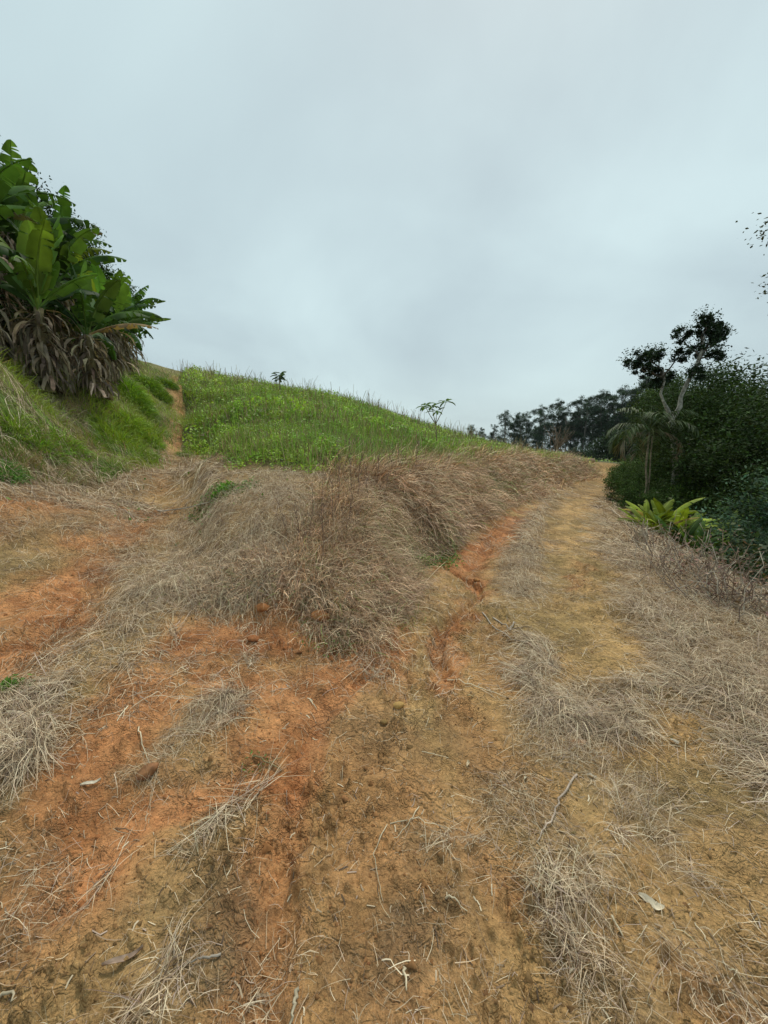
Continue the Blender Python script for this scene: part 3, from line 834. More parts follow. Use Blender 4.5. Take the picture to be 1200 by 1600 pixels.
def banana_leaf(root, az, el, Ln, Wd, droop, tatter, col, fold=0.25, rng=RNG, petiole=0.16, ncut=9):
    """arched midrib with a blade torn into strips on both sides"""
    acc = Acc(); n = 18
    pts = [np.array(root, float)]; e_ = el; dl = []
    for k in range(n):
        d = np.array([math.cos(e_) * math.sin(az), math.cos(e_) * math.cos(az), math.sin(e_)])
        dl.append(d); pts.append(pts[-1] + d * Ln / n); e_ -= droop * (0.4 + 1.2 * k / n) / n
    dl.append(dl[-1]); pts = np.array(pts); dl = np.array(dl)
    col = np.asarray(col, float)
    rib = np.clip(col * 1.7 + np.array([.05, .06, .02]), 0, .6)
    tube(acc, pts, np.linspace(.028, .005, n + 1) * (Ln / 1.8), rib, 6, rng=rng)
    def at(t):
        f = t * n; i = min(int(f), n - 1); u = f - i
        p = pts[i] * (1 - u) + pts[i + 1] * u; d = dl[i] * (1 - u) + dl[min(i + 1, n)] * u
        return p, d
    def width(t):
        q = (t - petiole) / (1 - petiole)
        if q <= 0 or q >= 1: return 0.0
        return Wd * .5 * min(1, (math.sin(math.pi * q ** 0.85)) ** 0.5 * 1.02) * (1 - .12 * q)
    for s in (-1, 1):
        cuts = [petiole] + sorted(rng.uniform(petiole + .05, .97, int(ncut * tatter + .5))) + [1.0]
        for a, b in zip(cuts[:-1], cuts[1:]):
            if b - a < .008: continue
            phi = fold + rng.normal(0, .10) + tatter * abs(rng.normal(0, .35))
            tone = np.exp(rng.normal(0, .08 + .12 * tatter))
            m = max(2, int((b - a) * 22))
            gap = min(.012 + .02 * tatter * rng.random(), (b - a) * .3) if tatter > .05 else 0
            V = []; C = []
            for q in range(m + 1):
                t = a + (b - a) * q / m
                te = a + gap + (b - a - 2 * gap) * q / m          # the outer edge of a strip is narrower than its root
                p, d = at(t); side = np.cross(d, [0, 0, 1.0]); ln = np.linalg.norm(side)
                side = side / ln if ln > 1e-3 else np.array([math.cos(az), -math.sin(az), 0])
                up = np.cross(side, d)
                w_ = width(te); pe, _ = at(te)
                w_ *= (1 - .05 * rng.random() * (1 + 2 * tatter))
                sweep = d * w_ * .18
                def off(k_, ph): return (side * s * math.cos(ph) - up * math.sin(ph)) * w_ * k_
                V += [p + up * .004, p * .5 + pe * .5 + off(.5, phi * .5) + sweep * .5, pe + off(.5, phi * .5) + off(.5, phi * 1.7) + sweep]
                rip = 1 + .10 * math.sin(t * 140 + s)
                C += [col * tone * 1.15, col * tone * rip, col * tone * .92]
            V = np.array(V); C = np.clip(np.array(C), .004, .9)
            i = np.arange(m)[:, None] * 3
            F = np.concatenate([i + [[0, 1, 4, 3]], i + [[1, 2, 5, 4]]])
            acc.add(V, F, C)
    return acc

def banana_plant(x, y, Hh, seed, label, lean=(0, 0), nleaf=8, ndead=6, tufts=(), bright=1.0, scale=1.0, tatter=.5, azs=None):
    rng = np.random.default_rng(seed)
    root = empty('banana_plant', (x, y, gz(x, y) - .03))
    tag(root, label, 'banana plant', 'banana plants on the left bank')
    st = Acc(); n = 8
    pts = np.array([[lean[0] * (k / n) ** 1.5, lean[1] * (k / n) ** 1.5, Hh * k / n] for k in range(n + 1)])
    tube(st, pts, np.linspace(.15, .085, n + 1) * scale, np.array([.20, .17, .09]), 12, .05, rng=rng)
    st.build('pseudostem', MAT_DEAD, root)
    top = pts[-1]
    G = [np.array(c) * bright for c in ((.042, .092, .020), (.060, .125, .022), (.030, .068, .020), (.085, .15, .028))]
    nleaf += 2; ndead += 0
    for k in range(nleaf):
        az = (k * 2.4 + rng.normal(0, .25)) if azs is None else azs[k % len(azs)] + rng.normal(0, .15)
        young = k / max(1, nleaf - 1)
        el = .75 + .75 * young + rng.normal(0, .1)
        dr = 1.9 - 1.35 * young + rng.normal(0, .15)
        Ln = (1.75 + .35 * rng.random()) * scale * (1 - .12 * young)
        c = G[rng.integers(4)] * (.85 + .95 * young ** 3) * (np.array([1.5, 1.1, .8]) if rng.random() < .2 else 1)
        banana_leaf(top - [0, 0, .12 * (1 - young)], az, el, Ln, (.52 + .14 * rng.random()) * scale, dr, min(1.6, tatter * (1.9 - 1.2 * young)), c, .15 + .3 * (1 - young), rng=rng).build('leaf', MAT_BANANA, root)
    for (az, el, Ln, Wd, dr, tt, bc) in tufts:
        banana_leaf(top, az, el, Ln, Wd, dr, tt, np.array(bc), .15, rng=rng).build('leaf', MAT_BANANA, root)
    for k in range(ndead):
        az = rng.uniform(0, 6.28); zt = Hh * rng.uniform(.55, 1.0)
        i = zt / Hh
        c = np.array([(.19, .13, .075), (.11, .075, .045), (.30, .23, .15)][rng.integers(3)])
        banana_leaf([lean[0] * i ** 1.5, lean[1] * i ** 1.5, zt], az, rng.uniform(-1.4, -.2), rng.uniform(.5, 1.1) * scale, rng.uniform(.08, .20) * scale, rng.uniform(.6, 1.8), 1.5, c, 1.1, rng=rng, ncut=14).build('dead_leaf', MAT_DEAD, root)
    # the skirt of dry sheaths that hangs down the stem
    sk = Acc(); m = 200
    h = Hh * (rng.random(m) ** .8); i = h / Hh; az = rng.uniform(0, 6.28, m)
    p0 = np.c_[lean[0] * i ** 1.5 + np.sin(az) * .13 * scale, lean[1] * i ** 1.5 + np.cos(az) * .13 * scale, h]
    nseg = 4; L_ = rng.uniform(.25, .95, m) * scale; W_ = rng.uniform(.03, .11, m) * scale
    pt = np.zeros((m, nseg + 1, 3)); pt[:, 0] = p0; el = rng.uniform(-.9, .2, m); a2 = az.copy()
    for k in range(nseg):
        d = np.c_[np.cos(el) * np.sin(a2), np.cos(el) * np.cos(a2), np.sin(el)]
        pt[:, k + 1] = pt[:, k] + d * (L_ / nseg)[:, None]; el = el - .45 * (el > -1.5); a2 = a2 + rng.normal(0, .35, m)
    pt[:, :, 2] = np.maximum(pt[:, :, 2], 0.0)
    tw = az[:, None] + np.cumsum(rng.normal(0, .5, (m, nseg + 1)), 1)
    sd_ = np.stack([np.cos(tw), -np.sin(tw), np.zeros_like(tw)], -1)
    w_ = (W_[:, None] * np.array([1, .95, .8, .6, .2]))[:, :, None] * .5
    V = np.stack([pt - sd_ * w_, pt + sd_ * w_], 2).reshape(-1, 3)
    b = (np.arange(m) * (nseg + 1) * 2)[:, None] + (np.arange(nseg) * 2)[None]
    F = np.stack([b, b + 1, b + 3, b + 2], -1).reshape(-1, 4)
    cc = tint(m, (.23, .18, .125), .5, .05, rng=rng)
    sk.add(V, F, np.repeat(cc, (nseg + 1) * 2, axis=0))
    sk.build('dry_sheath', MAT_DEAD, root)
    return root

LG = (.16, .28, .035)
bp = banana_plant
#  x,y,          trunk  seed
bp(*(-7.565, 9.241), 1.75, 5, 'banana plant with a thick skirt of hanging dead sheaths, nearest to the green grass bank', (.1, -.1), 8, 7,
   tufts=[(.35, 1.25, 1.25, .50, .25, .15, LG), (-.5, 1.35, 1.9, .55, .3, .15, (.09, .17, .028)), (1.5, .75, 1.5, .42, .7, .4, (.07, .14, .03))], bright=1.1, tatter=.5)
bp(-8.60, 9.20, 2.80, 8, 'tallest banana plant of the clump, big ragged leaves touching the left edge', (.0, 0), 9, 8, tufts=[(.9, 1.3, 1.5, .55, .2, .3, LG), (.2, .9, 1.6, .5, 1.3, 1.1, (.12, .11, .06))], scale=1.1, tatter=.7)
bp(-8.30, 10.60, 2.20, 21, 'banana plant with one upright bright young leaf, behind the nearest stem', (.1, 0), 8, 6, tufts=[(.5, 1.45, 1.5, .55, .1, .1, (.19, .33, .04))], tatter=.6)
bp(*(-7.182, 10.166), 1.45, 33, 'banana plant with a long brown drooping leaf beside the green grass slope', (.05, -.1), 7, 8,
   tufts=[(1.45, .45, 1.7, .38, .9, 1.0, (.27, .18, .10)), (-1.3, -.1, .7, .36, -.2, .1, (.08, .17, .03))], tatter=.6)
bp(-10.00, 13.00, 2.70, 41, 'banana plant with a torn leaf tip sticking up against the sky', (.2, 0), 7, 6, tufts=[(1.2, 1.0, 1.5, .45, 1.2, 1.0, (.13, .10, .06))], tatter=.8)
bp(*(-8.680, 12.941), 1.6, 52, 'banana plant in the middle of the receding row with pale green leaves', (.2, -.1), 8, 7, bright=1.25, tatter=.5)
bp(-10.15, 15.60, 1.60, 63, 'banana plant half hidden behind the pale green one', (.2, 0), 8, 7, tatter=.7)
bp(-11.05, 17.60, 1.70, 64, 'smaller banana plant with leaves spreading right over the grass slope', (.3, 0), 8, 7, tufts=[(1.5, .5, 1.9, .42, .7, .7, (.09, .15, .035)), (1.9, .25, 1.8, .4, .6, .8, (.08, .14, .035))], tatter=.8)
bp(-12.05, 19.30, 1.90, 75, 'last banana plant of the row, outlined against the sky', (.3, 0), 9, 7, tufts=[(1.4, .7, 1.9, .42, .8, .7, (.09, .15, .035))], tatter=.9, bright=1.1)
bp(-10.80, 11.80, 2.70, 86, 'dark banana plant deep in the clump behind the tallest one', (0, 0), 7, 6, tatter=.8, bright=.9)
bp(-12.95, 15.60, 2.50, 97, 'shaded banana plant at the back of the receding row', (0, 0), 7, 6, tatter=.8, bright=.9)
bp(-7.90, 7.90, 2.10, 98, 'banana plant at the left edge standing above the brown grass bank', (-.1, 0), 7, 8, tatter=.7)

bp(-10.60, 10.00, 2.80, 111, 'tall banana plant behind the tallest one, mostly cut off by the left edge', (.2, 0), 9, 7, scale=1.1, tatter=.9)
bp(-9.30, 10.90, 3.00, 112, 'dark tall banana plant filling the gap behind the nearest upright leaf', (.1, 0), 9, 7, scale=1.05, tatter=.9, bright=.9)
bp(-9.60, 12.30, 2.10, 113, 'banana plant with shaded drooping leaves in the middle of the clump', (.1, 0), 9, 7, tatter=.9, bright=.9)
bp(-8.60, 12.40, 1.60, 114, 'short banana plant behind the one with the long brown leaf', (.2, 0), 8, 7, tatter=.8)
bp(-11.05, 14.60, 2.10, 115, 'banana plant behind the receding row, its crown just above the front leaves', (.2, 0), 9, 7, tatter=.8)

# ================================================================== TREES
def crown_points(blobs, n, rng, clumps=26, flat=.8):
    """leaf positions gathered in small clumps spread through and over the blobs"""
    B = np.array(blobs, float); wgt = B[:, 3] ** 2; wgt /= wgt.sum()
    out_ = []
    for b, k in zip(B, rng.multinomial(n, wgt)):
        nc = max(6, int(clumps))
        d = rng.normal(0, 1, (nc, 3)); d /= np.linalg.norm(d, axis=1, keepdims=True)
        rad = b[3] * rng.uniform(.45, 1.05, nc)
        cen = b[:3] + d * rad[:, None] * [1, 1, flat]
        cs = b[3] * rng.uniform(.12, .26, nc)
        q = rng.integers(0, nc, k)
        out_.append(cen[q] + rng.normal(0, 1, (k, 3)) * cs[q][:, None] * [1, 1, .75])
    return np.concatenate(out_)

def leafy(pts, size, col, rng, tv=.35, asp=2.0, clump_tone=True):
    c = tint(len(pts), col, tv, .08, rng=rng)
    if clump_tone:
        t = fbm(pts[:, 0] * 1.3 + pts[:, 2], pts[:, 1] * 1.3 - pts[:, 2] * 1.7, 2, int(rng.integers(999)))
        c = c * (.65 + .75 * t)[:, None]
    return leaf_quads(pts, size * rng.uniform(.6, 1.4, len(pts)), c, asp=asp, rng=rng)

def limb(acc, p0, p1, r0, r1, col, rng, n=6, wob=.06):
    p0 = np.array(p0, float); p1 = np.array(p1, float); L_ = np.linalg.norm(p1 - p0)
    t = np.linspace(0, 1, n)[:, None]
    p = p0 + (p1 - p0) * t + rng.normal(0, wob * L_, (n, 3)) * np.sin(t * math.pi) * .5
    tube(acc, p, np.linspace(r0, r1, n), col, 7, .06, rng=rng)

def make_tree(name, blobs, n, leaf, col, seed, h_trunk, trunk_r=.15, bark=(.16, .13, .10), label=None, cat='tree', group=None, loc=(0, 0, 0), asp=2.0, clumps=26, lean=(0, 0)):
    rng = np.random.default_rng(seed)
    root = empty(name, loc); tag(root, label, cat, group)
    tr = Acc()
    fork = np.array([lean[0], lean[1], h_trunk])
    limb(tr, (0, 0, -.3), fork, trunk_r, trunk_r * .7, bark, rng, 7, .04)
    tr.build('trunk', MAT_BARK, root)
    br = Acc()
    for b in blobs:
        limb(br, fork, b[:3], trunk_r * .55, trunk_r * .15, bark, rng, 6, .12)
    br.build('branches', MAT_BARK, root)
    cr_ = Acc(); pts = crown_points(blobs, n, rng, clumps)
    cr_.add(*leafy(pts, leaf, col, rng, asp=asp))
    cr_.build('crown', MAT_LEAF, root)
    return root

ORD = 'first second third fourth fifth sixth seventh eighth ninth tenth eleventh twelfth thirteenth fourteenth fifteenth sixteenth seventeenth'.split()
def place(proto, x, y, rz, sc, label=None, first=[set()], dz=0.0, group=None):
    o = proto
    if proto.name in first[0]: o = copy_tree(proto)
    else: first[0].add(proto.name)
    o.location = (x, y, gz(x, y) + dz); o.rotation_euler = (0, 0, rz); o.scale = (sc,) * 3
    if label: o['label'] = label
    if group: o['group'] = group
    return o

# ---- eucalyptus belt far behind the road
def euc(seed, h, dense=1.0):
    rng = np.random.default_rng(seed)
    blobs = []
    z = h * .35
    while z < h * .95:
        f = (z / h)
        r = h * .15 * (1 - .5 * abs(f - .65)) * rng.uniform(.7, 1.2)
        for q in range(rng.integers(1, 3)):
            a = rng.uniform(0, 6.28); blobs.append((math.cos(a) * h * .07, math.sin(a) * h * .07, z + rng.normal(0, .3), r * rng.uniform(.6, 1)))
        z += h * .11
    blobs.append((rng.normal(0, .4), rng.normal(0, .4), h * .96, h * .075))
    return make_tree('eucalyptus_tree', blobs, int(11000 * dense), .33, (.048, .080, .046), seed, h * .8, h * .011, (.20, .18, .15), 'x', 'tree', 'eucalyptus trees of the far tree belt', asp=2.4, clumps=8)
EP = [euc(500 + k, hh, dd) for k, (hh, dd) in enumerate(((19, 1), (17, .8), (21, 1.1), (15, .6), (18, .9)))]
EL = ['tall slender eucalyptus tree in the dense dark belt behind the end of the road',
      'lighter eucalyptus with sky showing through its crown, in the far belt beyond the hill']
def far_at(u, Yd):
    return ((u - 600) / 620.0) * Yd * 1.0, Yd
rng_e = np.random.default_rng(3)
for k, (u, Yd, s, pk) in enumerate([
        (722, 128, .62, 3), (735, 126, .85, 1), (752, 124, .90, 3), (768, 122, .80, 4), (786, 112, 1.05, 1), (799, 113, 1.1, 3), (808, 111, 1.0, 1), (818, 116, 1.0, 4),
        (834, 108, .86, 3), (845, 106, .92, 0), (856, 110, .86, 1), (866, 108, .97, 2), (878, 104, .95, 0), (888, 106, .92, 4),
        (899, 104, .98, 2), (909, 101, 1.0, 0), (919, 104, 1.0, 1), (930, 99, 1.02, 2), (941, 98, 1.05, 4), (951, 97, 1.05, 0),
        (962, 95, 1.05, 2), (972, 94, 1.1, 1), (984, 92, 1.12, 0), (996, 90, 1.15, 2), (1010, 88, 1.15, 4),
        (840, 118, .95, 2), (872, 118, 1.0, 4), (905, 116, 1.1, 0), (935, 113, 1.12, 2), (968, 108, 1.15, 4), (990, 106, 1.2, 2), (1025, 100, 1.2, 0), (1045, 95, 1.2, 1)]):
    X_, Y_ = far_at(u, Yd)
    o = place(EP[pk], X_, Y_, rng_e.uniform(0, 6.28), s * .86, ('loose eucalyptus with sky showing through beyond the hill, %s of eight from the left' % ORD[k]) if k < 8 else ('eucalyptus in the front row of the dense far belt, %s from the left' % ORD[k - 8]) if k < 25 else 'eucalyptus of the back row of the far belt, mostly hidden behind the front row', dz=0.2,
              group='loose eucalyptus trees beyond the hill' if k < 8 else 'eucalyptus trees of the dense far belt')

# ---- rounded trees in front of the belt
pr = make_tree('round_tree', [(0, 0, 3.6, 2.3), (1.8, .3, 3.0, 1.7), (-1.8, 0, 3.1, 1.7), (0, 0, 2.0, 2.2)], 9000, .26, (.034, .056, .026), 31, 2.0, .2, label='x', cat='tree')
place(pr, *far_at(958, 62), 0.4, 1.35, 'dark rounded tree in front of the eucalyptus belt, above the road bend', dz=-.5)
place(pr, *far_at(905, 84), 2.0, 1.25, 'low rounded tree at the foot of the eucalyptus belt, left of the darker one', dz=-.5)
place(pr, *far_at(748, 76), 1.1, .95, 'rounded dark tree peeking over the far brow of the hill, left end of the belt', dz=-.4)
place(pr, *far_at(733, 80), 2.7, .75, 'small dark tree at the very left end of the skyline trees', dz=0)
place(pr, *far_at(795, 86), 4.0, .95, 'low dark bushy tree below the loose eucalyptus trees', dz=-.6)
place(pr, *far_at(838, 88), 5.0, .9, 'low dark bushy tree between the loose eucalyptus trees and the dense belt', dz=-.6)
place(pr, *far_at(1000, 58), 5.0, 1.2, 'rounded tree just left of the palm crown, against the belt', dz=-1)
bare = empty('bare_tree', (*far_at(868, 60), gz(*far_at(868, 60)) - .2)); tag(bare, 'small leafless brown tree at the hill edge in front of the far belt', 'tree')
ba = Acc(); rb = np.random.default_rng(9)
limb(ba, (0, 0, 0), (0, 0, 1.8), .12, .09, (.2, .14, .10), rb); ba.build('trunk', MAT_BARK, bare)
ba = Acc()
for k in range(26):
    a = rb.uniform(0, 6.28); limb(ba, (0, 0, rb.uniform(1.2, 1.9)), (math.cos(a) * rb.uniform(.8, 2.4), math.sin(a) * rb.uniform(.8, 2.4), rb.uniform(2.6, 5.6)), .06, .015, (.22, .15, .10), rb, 5, .14)
ba.build('branches', MAT_BARK, bare)
tw = Acc(); tw.add(*leafy(crown_points([(0, 0, 3.8, 1.8)], 700, rb, 20), .10, (.16, .11, .07), rb)); tw.build('crown', MAT_LEAF, bare)

# ---- forest on the right
DK = (.034, .060, .018)
fa = make_tree('forest_tree', [(0, 0, 6.2, 2.1), (1.6, .4, 5.2, 1.8), (-1.6, -.3, 5.0, 1.7), (.3, 1.4, 5.0, 1.7), (0, -1.5, 4.6, 1.6), (0, 0, 3.2, 2.2), (1.2, -1.2, 2.6, 1.7), (-1.3, .5, 2.4, 1.6)], 42000, .135, DK, 71, 4.0, .22, label='x', cat='tree')
fb = make_tree('forest_tree', [(0, 0, 5.6, 1.6), (1.0, .8, 4.6, 1.5), (-1.2, .2, 4.4, 1.5), (.2, -1.1, 3.9, 1.5), (-.3, .2, 2.8, 1.8), (1.1, -.4, 2.2, 1.5), (-1.2, -.5, 1.9, 1.4)], 36000, .12, (.050, .082, .022), 72, 3.6, .16, label='x', cat='tree')
fc = make_tree('leafy_bush', [(0, 0, 1.6, 1.1), (.9, .2, 1.1, .8), (-.8, -.2, 1.2, .8), (.1, -.7, .8, .8), (0, .3, .5, 1.0)], 15000, .085, (.065, .11, .028), 73, 1.0, .07, label='x', cat='bush')
fd = make_tree('grey_green_bush', [(0, 0, 2.6, 1.0), (.7, -.3, 1.9, .9), (-.7, .2, 1.9, .9), (0, -.4, 1.1, 1.1), (-.5, -.6, .5, .8), (.7, .3, .7, .9)], 22000, .085, (.060, .105, .060), 74, 1.4, .06, label='x', cat='bush', asp=2.6)
fe = make_tree('light_tree', [(0, 0, 3.0, .9), (.8, .1, 2.4, .8), (-.7, .2, 2.3, .8), (.2, -.6, 1.8, .9), (-.2, 0, 1.1, 1.0)], 15000, .11, (.085, .14, .025), 75, 1.8, .07, label='x', cat='tree')
for (proto, x, y, rz, s, lab, dz) in [
    (fa, -13.5, 14.5, 1.0, .75, 'dark dense tree behind the banana clump', 0),
    (fc, -9.8, 10.8, 1.0, 1.0, 'dark bush in the shade behind the nearest banana stems', 0),
    (fc, -9.9, 12.6, 3.0, 1.0, 'dark bush in the shade behind the second banana stem', 0),
    (fb, -14.2, 20.0, 2.0, .8, 'feathery dark tree top showing above the receding banana row', 0),
    (fa, -13.2, 11.0, 4.0, .8, 'dark tree behind the bananas at the left edge', 0),
    (fa, 16.0, 17.0, 0.3, 1.12, 'tall dense tree rising above the dark forest edge at the right', 0),
    (fa, 12.8, 12.6, 1.9, .93, 'dense dark tree filling the right edge above the grey-green bush', 0),
    (fa, 16.8, 21.5, 4.2, .98, 'dark tree behind the pale forked trunk, merging with the forest', 0),
    (fb, 13.3, 16.2, 2.6, .92, 'dark round tree right of the pale forked trunk', 0),
    (fb, 19.2, 27.0, 0.6, 1.1, 'dark tree behind the left crown of the forked tree', 0),
    (fb, 17.6, 24.5, 5.0, 1.0, 'dark tree standing behind the small palm crown', 0),
    (fa, 20.5, 24.5, 5.2, 1.05, 'tall tree far back between the two tufted crowns and the forest edge', 0),
    (fb, 11.0, 11.8, 3.4, .66, 'dark tree low in the forest edge above the broad-leaved plants', -.2),
    (fb, 14.4, 19.0, 1.4, .70, 'short dark tree below the pale forked trunk', -.2),
    (fa, 25.5, 33.0, 2.2, 1.0, 'forest tree furthest back beside the road bend', 0),
    (fe, 12.2, 14.0, 0.0, 1.05, 'lighter green tree with yellowish leaves inside the forest edge', 0.3),
    (fe, 10.2, 10.0, 2.0, .82, 'lighter green bushy tree above the grey-green bush', 0.3),
    (fd, 8.3, 7.7, 0.0, 1.10, 'tall grey-green leafy bush at the right edge of the photo', -.1),
    (fd, 9.9, 9.2, 2.1, .9, 'grey-green leafy bush behind the larger one at the right edge', 0),
    (fd, 7.35, 6.5, 4.0, .62, 'small grey-green bush low at the right edge above the dry twigs', -.1),
    (fc, 13.3, 21.8, .4, .7, 'small dark bush nearest to the road bend', 0),
    (fc, 10.5, 17.2, 1.3, .72, 'small green bush at the road edge left of the palm', 0),
    (fc, 12.7, 19.5, 2.3, .95, 'dark bush behind the palm trunks', 0),
    (fc, 10.9, 15.0, 3.3, .85, 'dark bush right of the palm foot', -.1),
    (fc, 9.0, 13.9, 4.6, .52, 'low green bush in front of the palm foot', 0),
    (fc, 9.9, 13.0, 5.3, .72, 'dark bush behind the yellow-green broad-leaved plants', -.1),
    (fc, 9.0, 9.2, 0.9, .6, 'dark bush right of the yellow-green broad-leaved plants', -.1),
    (fc, 7.6, 7.9, 2.9, .32, 'low bush below the broad-leaved plants beside the straw verge', 0),
    (fc, 16.0, 24.5, 3.9, .8, 'dark bush along the far road edge', 0),
    (fc, 18.9, 28.0, 3.9, .8, 'dark bush at the inside of the road bend', 0),
    (fc, 13.0, 15.0, 5.9, 1.2, 'dark bush under the dense forest trees', 0),
    (fc, 10.6, 9.6, 1.9, 1.15, 'dark bush between the grey-green bushes and the forest', 0),
]:
    place(proto, x, y, rz, s, lab, dz=dz)

# ---- forked tree with pale lichen trunk and two tufted crowns
def tufted_tree():
    rng = np.random.default_rng(77)
    Y0 = 17.0; x0 = 12.35; z0 = gz(x0, Y0)
    root = empty('forked_tree', (x0, Y0, z0)); tag(root, 'pale-barked forked tree with two tufted dark crowns against the sky', 'tree')
    def wp(u, v, Yd=Y0):
        d = ((u - 600) / 620.0, -(v - 800) / 620.0); dy = .98846 + d[1] * .15147; dz = -.15147 + d[1] * .98846
        return np.array([d[0] * Yd / dy - x0, Yd - Y0, CAM_H + dz * Yd / dy - z0])
    bark = (.34, .32, .27)
    tr = Acc()
    pts = np.array([wp(1056, 760), wp(1057, 730), wp(1055, 700), wp(1052, 670), wp(1050, 655)])
    pts[0, 2] = -.3
    tube(tr, pts, [.16, .14, .13, .12, .11], bark, 9, .08, rng=rng); tr.build('trunk', MAT_BARK, root)
    br = Acc()
    tube(br, np.array([wp(1050, 656), wp(1062, 636), wp(1064, 620), wp(1074, 598), wp(1085, 578), wp(1096, 550), wp(1100, 525)]), [.11, .10, .09, .08, .07, .06, .03], bark, 8, .08, rng=rng)
    tube(br, np.array([wp(1050, 656), wp(1044, 642), wp(1038, 630), wp(1032, 615), wp(1038, 596), wp(1036, 575)]), [.09, .075, .06, .05, .045, .03], bark, 8, .08, rng=rng)
    heads = [[(1008, 560), (1030, 553), (1000, 575), (1044, 560), (1020, 578), (1040, 590), (990, 562), (1030, 600)],
             [(1100, 512), (1120, 510), (1080, 520), (1100, 500), (1110, 532), (1092, 545), (1085, 560), (1078, 585), (1124, 522)]]
    base = [wp(1036, 590), wp(1094, 560)]
    blobs = []
    for hd, b in zip(heads, base):
        for (u, v) in hd:
            q = wp(u, v) + np.array([0, rng.normal(0, .35), 0]); blobs.append((*q, .36))
            limb(br, b, q, .04, .015, (.12, .10, .08), rng, 5, .12)
    br.build('branches', MAT_BARK, root)
    cr_ = Acc(); cr_.add(*leafy(crown_points(blobs, 13000, rng, 9, .9), .115, (.028, .050, .026), rng, asp=2.2))
    # spiky shoot ends
    for b in blobs:
        m = 26; a = rng.uniform(0, 6.28, m); el = rng.uniform(-.1, 1.3, m)
        d = np.c_[np.cos(el) * np.cos(a), np.cos(el) * np.sin(a), np.sin(el)]
        for k in range(4): cr_.add(*leafy(np.array(b[:3]) + d * (.26 + .09 * k), .10, (.028, .050, .026), rng))
    cr_.build('crown', MAT_LEAF, root)
tufted_tree()

# ---- palm with two thin stems
def palm():
    rng = np.random.default_rng(5)
    x0, y0 = 10.35, 15.6; z0 = gz(x0, y0)
    root = empty('small_palm', (x0, y0, z0)); tag(root, 'slender two-stemmed palm with drooping feathery fronds at the road edge', 'palm')
    for (a, b, r_) in (((0, 0, -.2), (-.12, 0, 3.2), .042), ((.14, .1, -.2), (.06, .05, 3.0), .03)):
        s = Acc(); limb(s, a, b, r_, r_ * .8, (.28, .24, .17), rng, 8, .012); s.build('trunk', MAT_BARK, root)
    top = np.array([-.12, 0, 3.15])
    for k in range(17):
        az = k * 2.39996 + rng.normal(0, .2); f = k / 16
        el = .05 + 1.25 * f + rng.normal(0, .08); dr = 2.9 - 1.2 * f; Ln = rng.uniform(1.5, 2.0)
        n = 12; p = [top]; e_ = el; ds = []
        for q in range(n):
            d = np.array([math.cos(e_) * math.sin(az), math.cos(e_) * math.cos(az), math.sin(e_)]); ds.append(d)
            p.append(p[-1] + d * Ln / n); e_ -= dr * (.5 + q / n) / n
        p = np.array(p); fr = Acc(); tube(fr, p, np.linspace(.018, .004, n + 1), (.12, .15, .05), 5, rng=rng)
        m = 90; t = rng.uniform(.12, 1, m) * n; i = np.minimum(t.astype(int), n - 1); u = (t - i)[:, None]
        P0 = p[i] * (1 - u) + p[i + 1] * u; D = np.array(ds)[i]; S = np.cross(D, [0, 0, 1.0]); S /= np.linalg.norm(S, axis=1, keepdims=True) + 1e-6
        sg = np.where(rng.random(m) < .5, -1, 1)[:, None]
        dd = S * sg * .8 + D * .6 + np.array([0, 0, -.15]) + rng.normal(0, .12, (m, 3)); dd /= np.linalg.norm(dd, axis=1, keepdims=True)
        ll = (.46 * np.sin(np.clip(t / n, .08, .95) * math.pi) ** .5 + .08)[:, None] * rng.uniform(.8, 1.1, (m, 1))
        mid = P0 + dd * ll * .55; tip = P0 + dd * ll + np.array([0, 0, -1.0]) * ll * .35
        wv = np.cross(dd, np.array([0, 0, 1.0])); wv /= np.linalg.norm(wv, axis=1, keepdims=True) + 1e-6; wv = wv * .016
        V = np.stack([P0, mid - wv, tip, mid + wv], 1).reshape(-1, 3)
        c = np.repeat(tint(m, (.065, .100, .032) if f > .2 else (.17, .14, .08), .25, rng=rng), 4, axis=0)
        fr.add(V, np.arange(4 * m).reshape(-1, 4), c)
        fr.build('frond', MAT_GRASS, root)
palm()

# ---- tree outside the right edge whose boughs reach into the picture
def edge_tree():
    rng = np.random.default_rng(15)
    x0, y0 = 9.45, 8.6; z0 = gz(x0, y0); root = empty('overhanging_tree', (x0, y0, z0))
    tag(root, 'tree at the right edge whose high leafy twigs just reach into view against the sky', 'tree')
    tr = Acc(); limb(tr, (0, 0, -.3), (-.3, 0, 5.4 - z0), .16, .10, (.15, .12, .09), rng, 8, .03); tr.build('trunk', MAT_BARK, root)
    br = Acc(); blobs = [(-1.30, -.1, 6.15 - z0, .30), (-1.05, 0, 5.15 - z0, .26), (-1.25, .1, 4.85 - z0, .15), (-.5, .2, 6.6 - z0, .9), (.5, 0, 6.0 - z0, .9), (-.4, .3, 5.5 - z0, .8), (.7, .5, 7.0 - z0, .8)]
    for b in blobs: limb(br, (-.3, 0, 4.6 - z0), b[:3], .07, .02, (.15, .12, .09), rng, 6, .1)
    br.build('branches', MAT_BARK, root)
    cr_ = Acc(); cr_.add(*leafy(crown_points(blobs, 9000, rng, 14), .085, (.060, .068, .025), rng)); cr_.build('crown', MAT_LEAF, root)
edge_tree()

